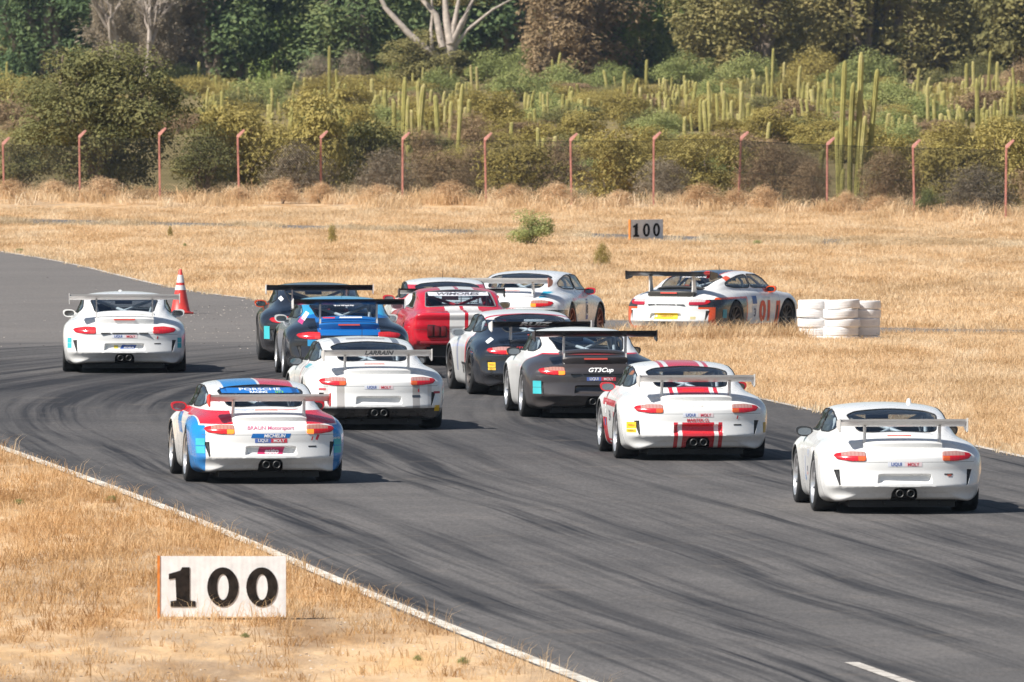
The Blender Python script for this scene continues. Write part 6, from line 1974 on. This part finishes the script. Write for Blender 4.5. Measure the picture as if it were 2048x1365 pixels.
fx, fy = np.array([p.x for p in fp]), np.array([p.y for p in fp])
fence_y = lambda x: np.interp(x, fx, fy)
fg = field_points(30000, 318, 395, 5, lambda x, y, g: (np.abs(y - fence_y(x) + 1.0) < 9.0 + 3 * np.sin(x * 1.3)) & (g.random(len(x)) < .55 * clump(x, y, 1.1, 8) ** 2.2), 4)
scatter('fence_grass', 'tall pale weeds along the foot of the fence', fg, T_FENCE, .25, 1.3)
# thicker grass at the far side of the infield hides the road behind it
eg = field_points(60000, 205, 228, 2, lambda x, y, g: (x > 4.9) & (y > edge_y(x) - 5.0) & (g.random(len(x)) < .7), 41)
scatter('edge_grass', 'dense dry grass in front of the road behind the corner', eg, T_TALL, .35, .75)
# stalks that lean over the painted line on the near verge and before the board
LX = [at(*p) for p in LEFT_EDGE[1:-2]]
g_ = np.random.default_rng(51); st = []
for i in range(len(LX) - 1):
    n_ = int((LX[i + 1] - LX[i]).length * 6)
    for _ in range(n_):
        q = LX[i].lerp(LX[i + 1], g_.random()); st.append((q.x - .05 - abs(g_.normal()) * .5, q.y, 0.0))
bp_ = at(446, 1243)
for _ in range(46): st.append((bp_.x + g_.uniform(-.75, .75), bp_.y - .12 - abs(g_.normal()) * .5, 0.0))
# ---- small stones: rubber crumbs and gravel on the track edge, pebbles on the worn strip
STONE = flat('pale_stone', (0.52, 0.46, 0.40), 0.9, var=.4, vscale=30); CRUMB = flat('dark_crumb', (0.09, 0.08, 0.075), 0.9)
def pebble(seed, r, mat):
    bm = bmesh.new(); bmesh.ops.create_icosphere(bm, subdivisions=1, radius=r)
    gg = np.random.default_rng(seed)
    for v in bm.verts: v.co *= gg.uniform(.65, 1.2); v.co.z *= .6
    me = bpy.data.meshes.new('pebble'); bm.to_mesh(me); bm.free(); me.materials.append(mat); return me
gs = []
for _ in range(300):
    q = at(g_.uniform(380, 900), 612 + abs(g_.normal()) * 42); gs.append((q.x, q.y, gz(q.y) + .008))
for _ in range(150):
    q = at(g_.uniform(0, 520), 700 - abs(g_.normal()) * 60); gs.append((q.x, q.y, gz(q.y) + .008))
scatter('track_gravel', 'scattered gravel and rubber crumbs on the asphalt round the cone', gs, [pebble(i, .013, STONE if i % 3 else CRUMB) for i in range(5)], .35, 1.4).__setitem__('category', 'gravel')
ws = []
for _ in range(420):
    q = at(g_.uniform(-60, 1000), g_.uniform(1235, 1380)); ws.append((q.x, q.y, 0.0))
ws = [w for w, o in zip(ws, inside([w[0] for w in ws], [w[1] for w in ws], POLY_XY)) if not o]
scatter('verge_pebbles', 'small stones lying on the bare verge', ws, [pebble(10 + i, .013, STONE if i % 4 else CRUMB) for i in range(4)], .3, 1.2).__setitem__('category', 'gravel')
T_STALK = [tuft(120 + i, 3, .34, .0026, .06, .7) for i in range(4)]
scatter('verge_stalks', 'thin dry stalks leaning over the painted edge line', st, T_STALK, .35, 1.15)

# ------------------------------------------------------------------ haze
def haze(density):
    me = MB().box(-420, 420, -12, 1180, -2.6, 62).mesh('haze')
    o = put('haze', me); tag(o, kind='stuff'); o['label'] = 'thin pale haze over the whole plain'; o['category'] = 'haze'
    k = NT('haze'); k.t.nodes.remove(k.b)
    v = k.n('ShaderNodeVolumePrincipled'); v.inputs['Density'].default_value = density
    v.inputs['Color'].default_value = (0.60, 0.78, 1.0, 1); v.inputs['Anisotropy'].default_value = 0.0
    k.l(v.outputs[0], k.t.nodes['Material Output'].inputs['Volume'])
    me.materials.append(k.m)
haze(0.00005)
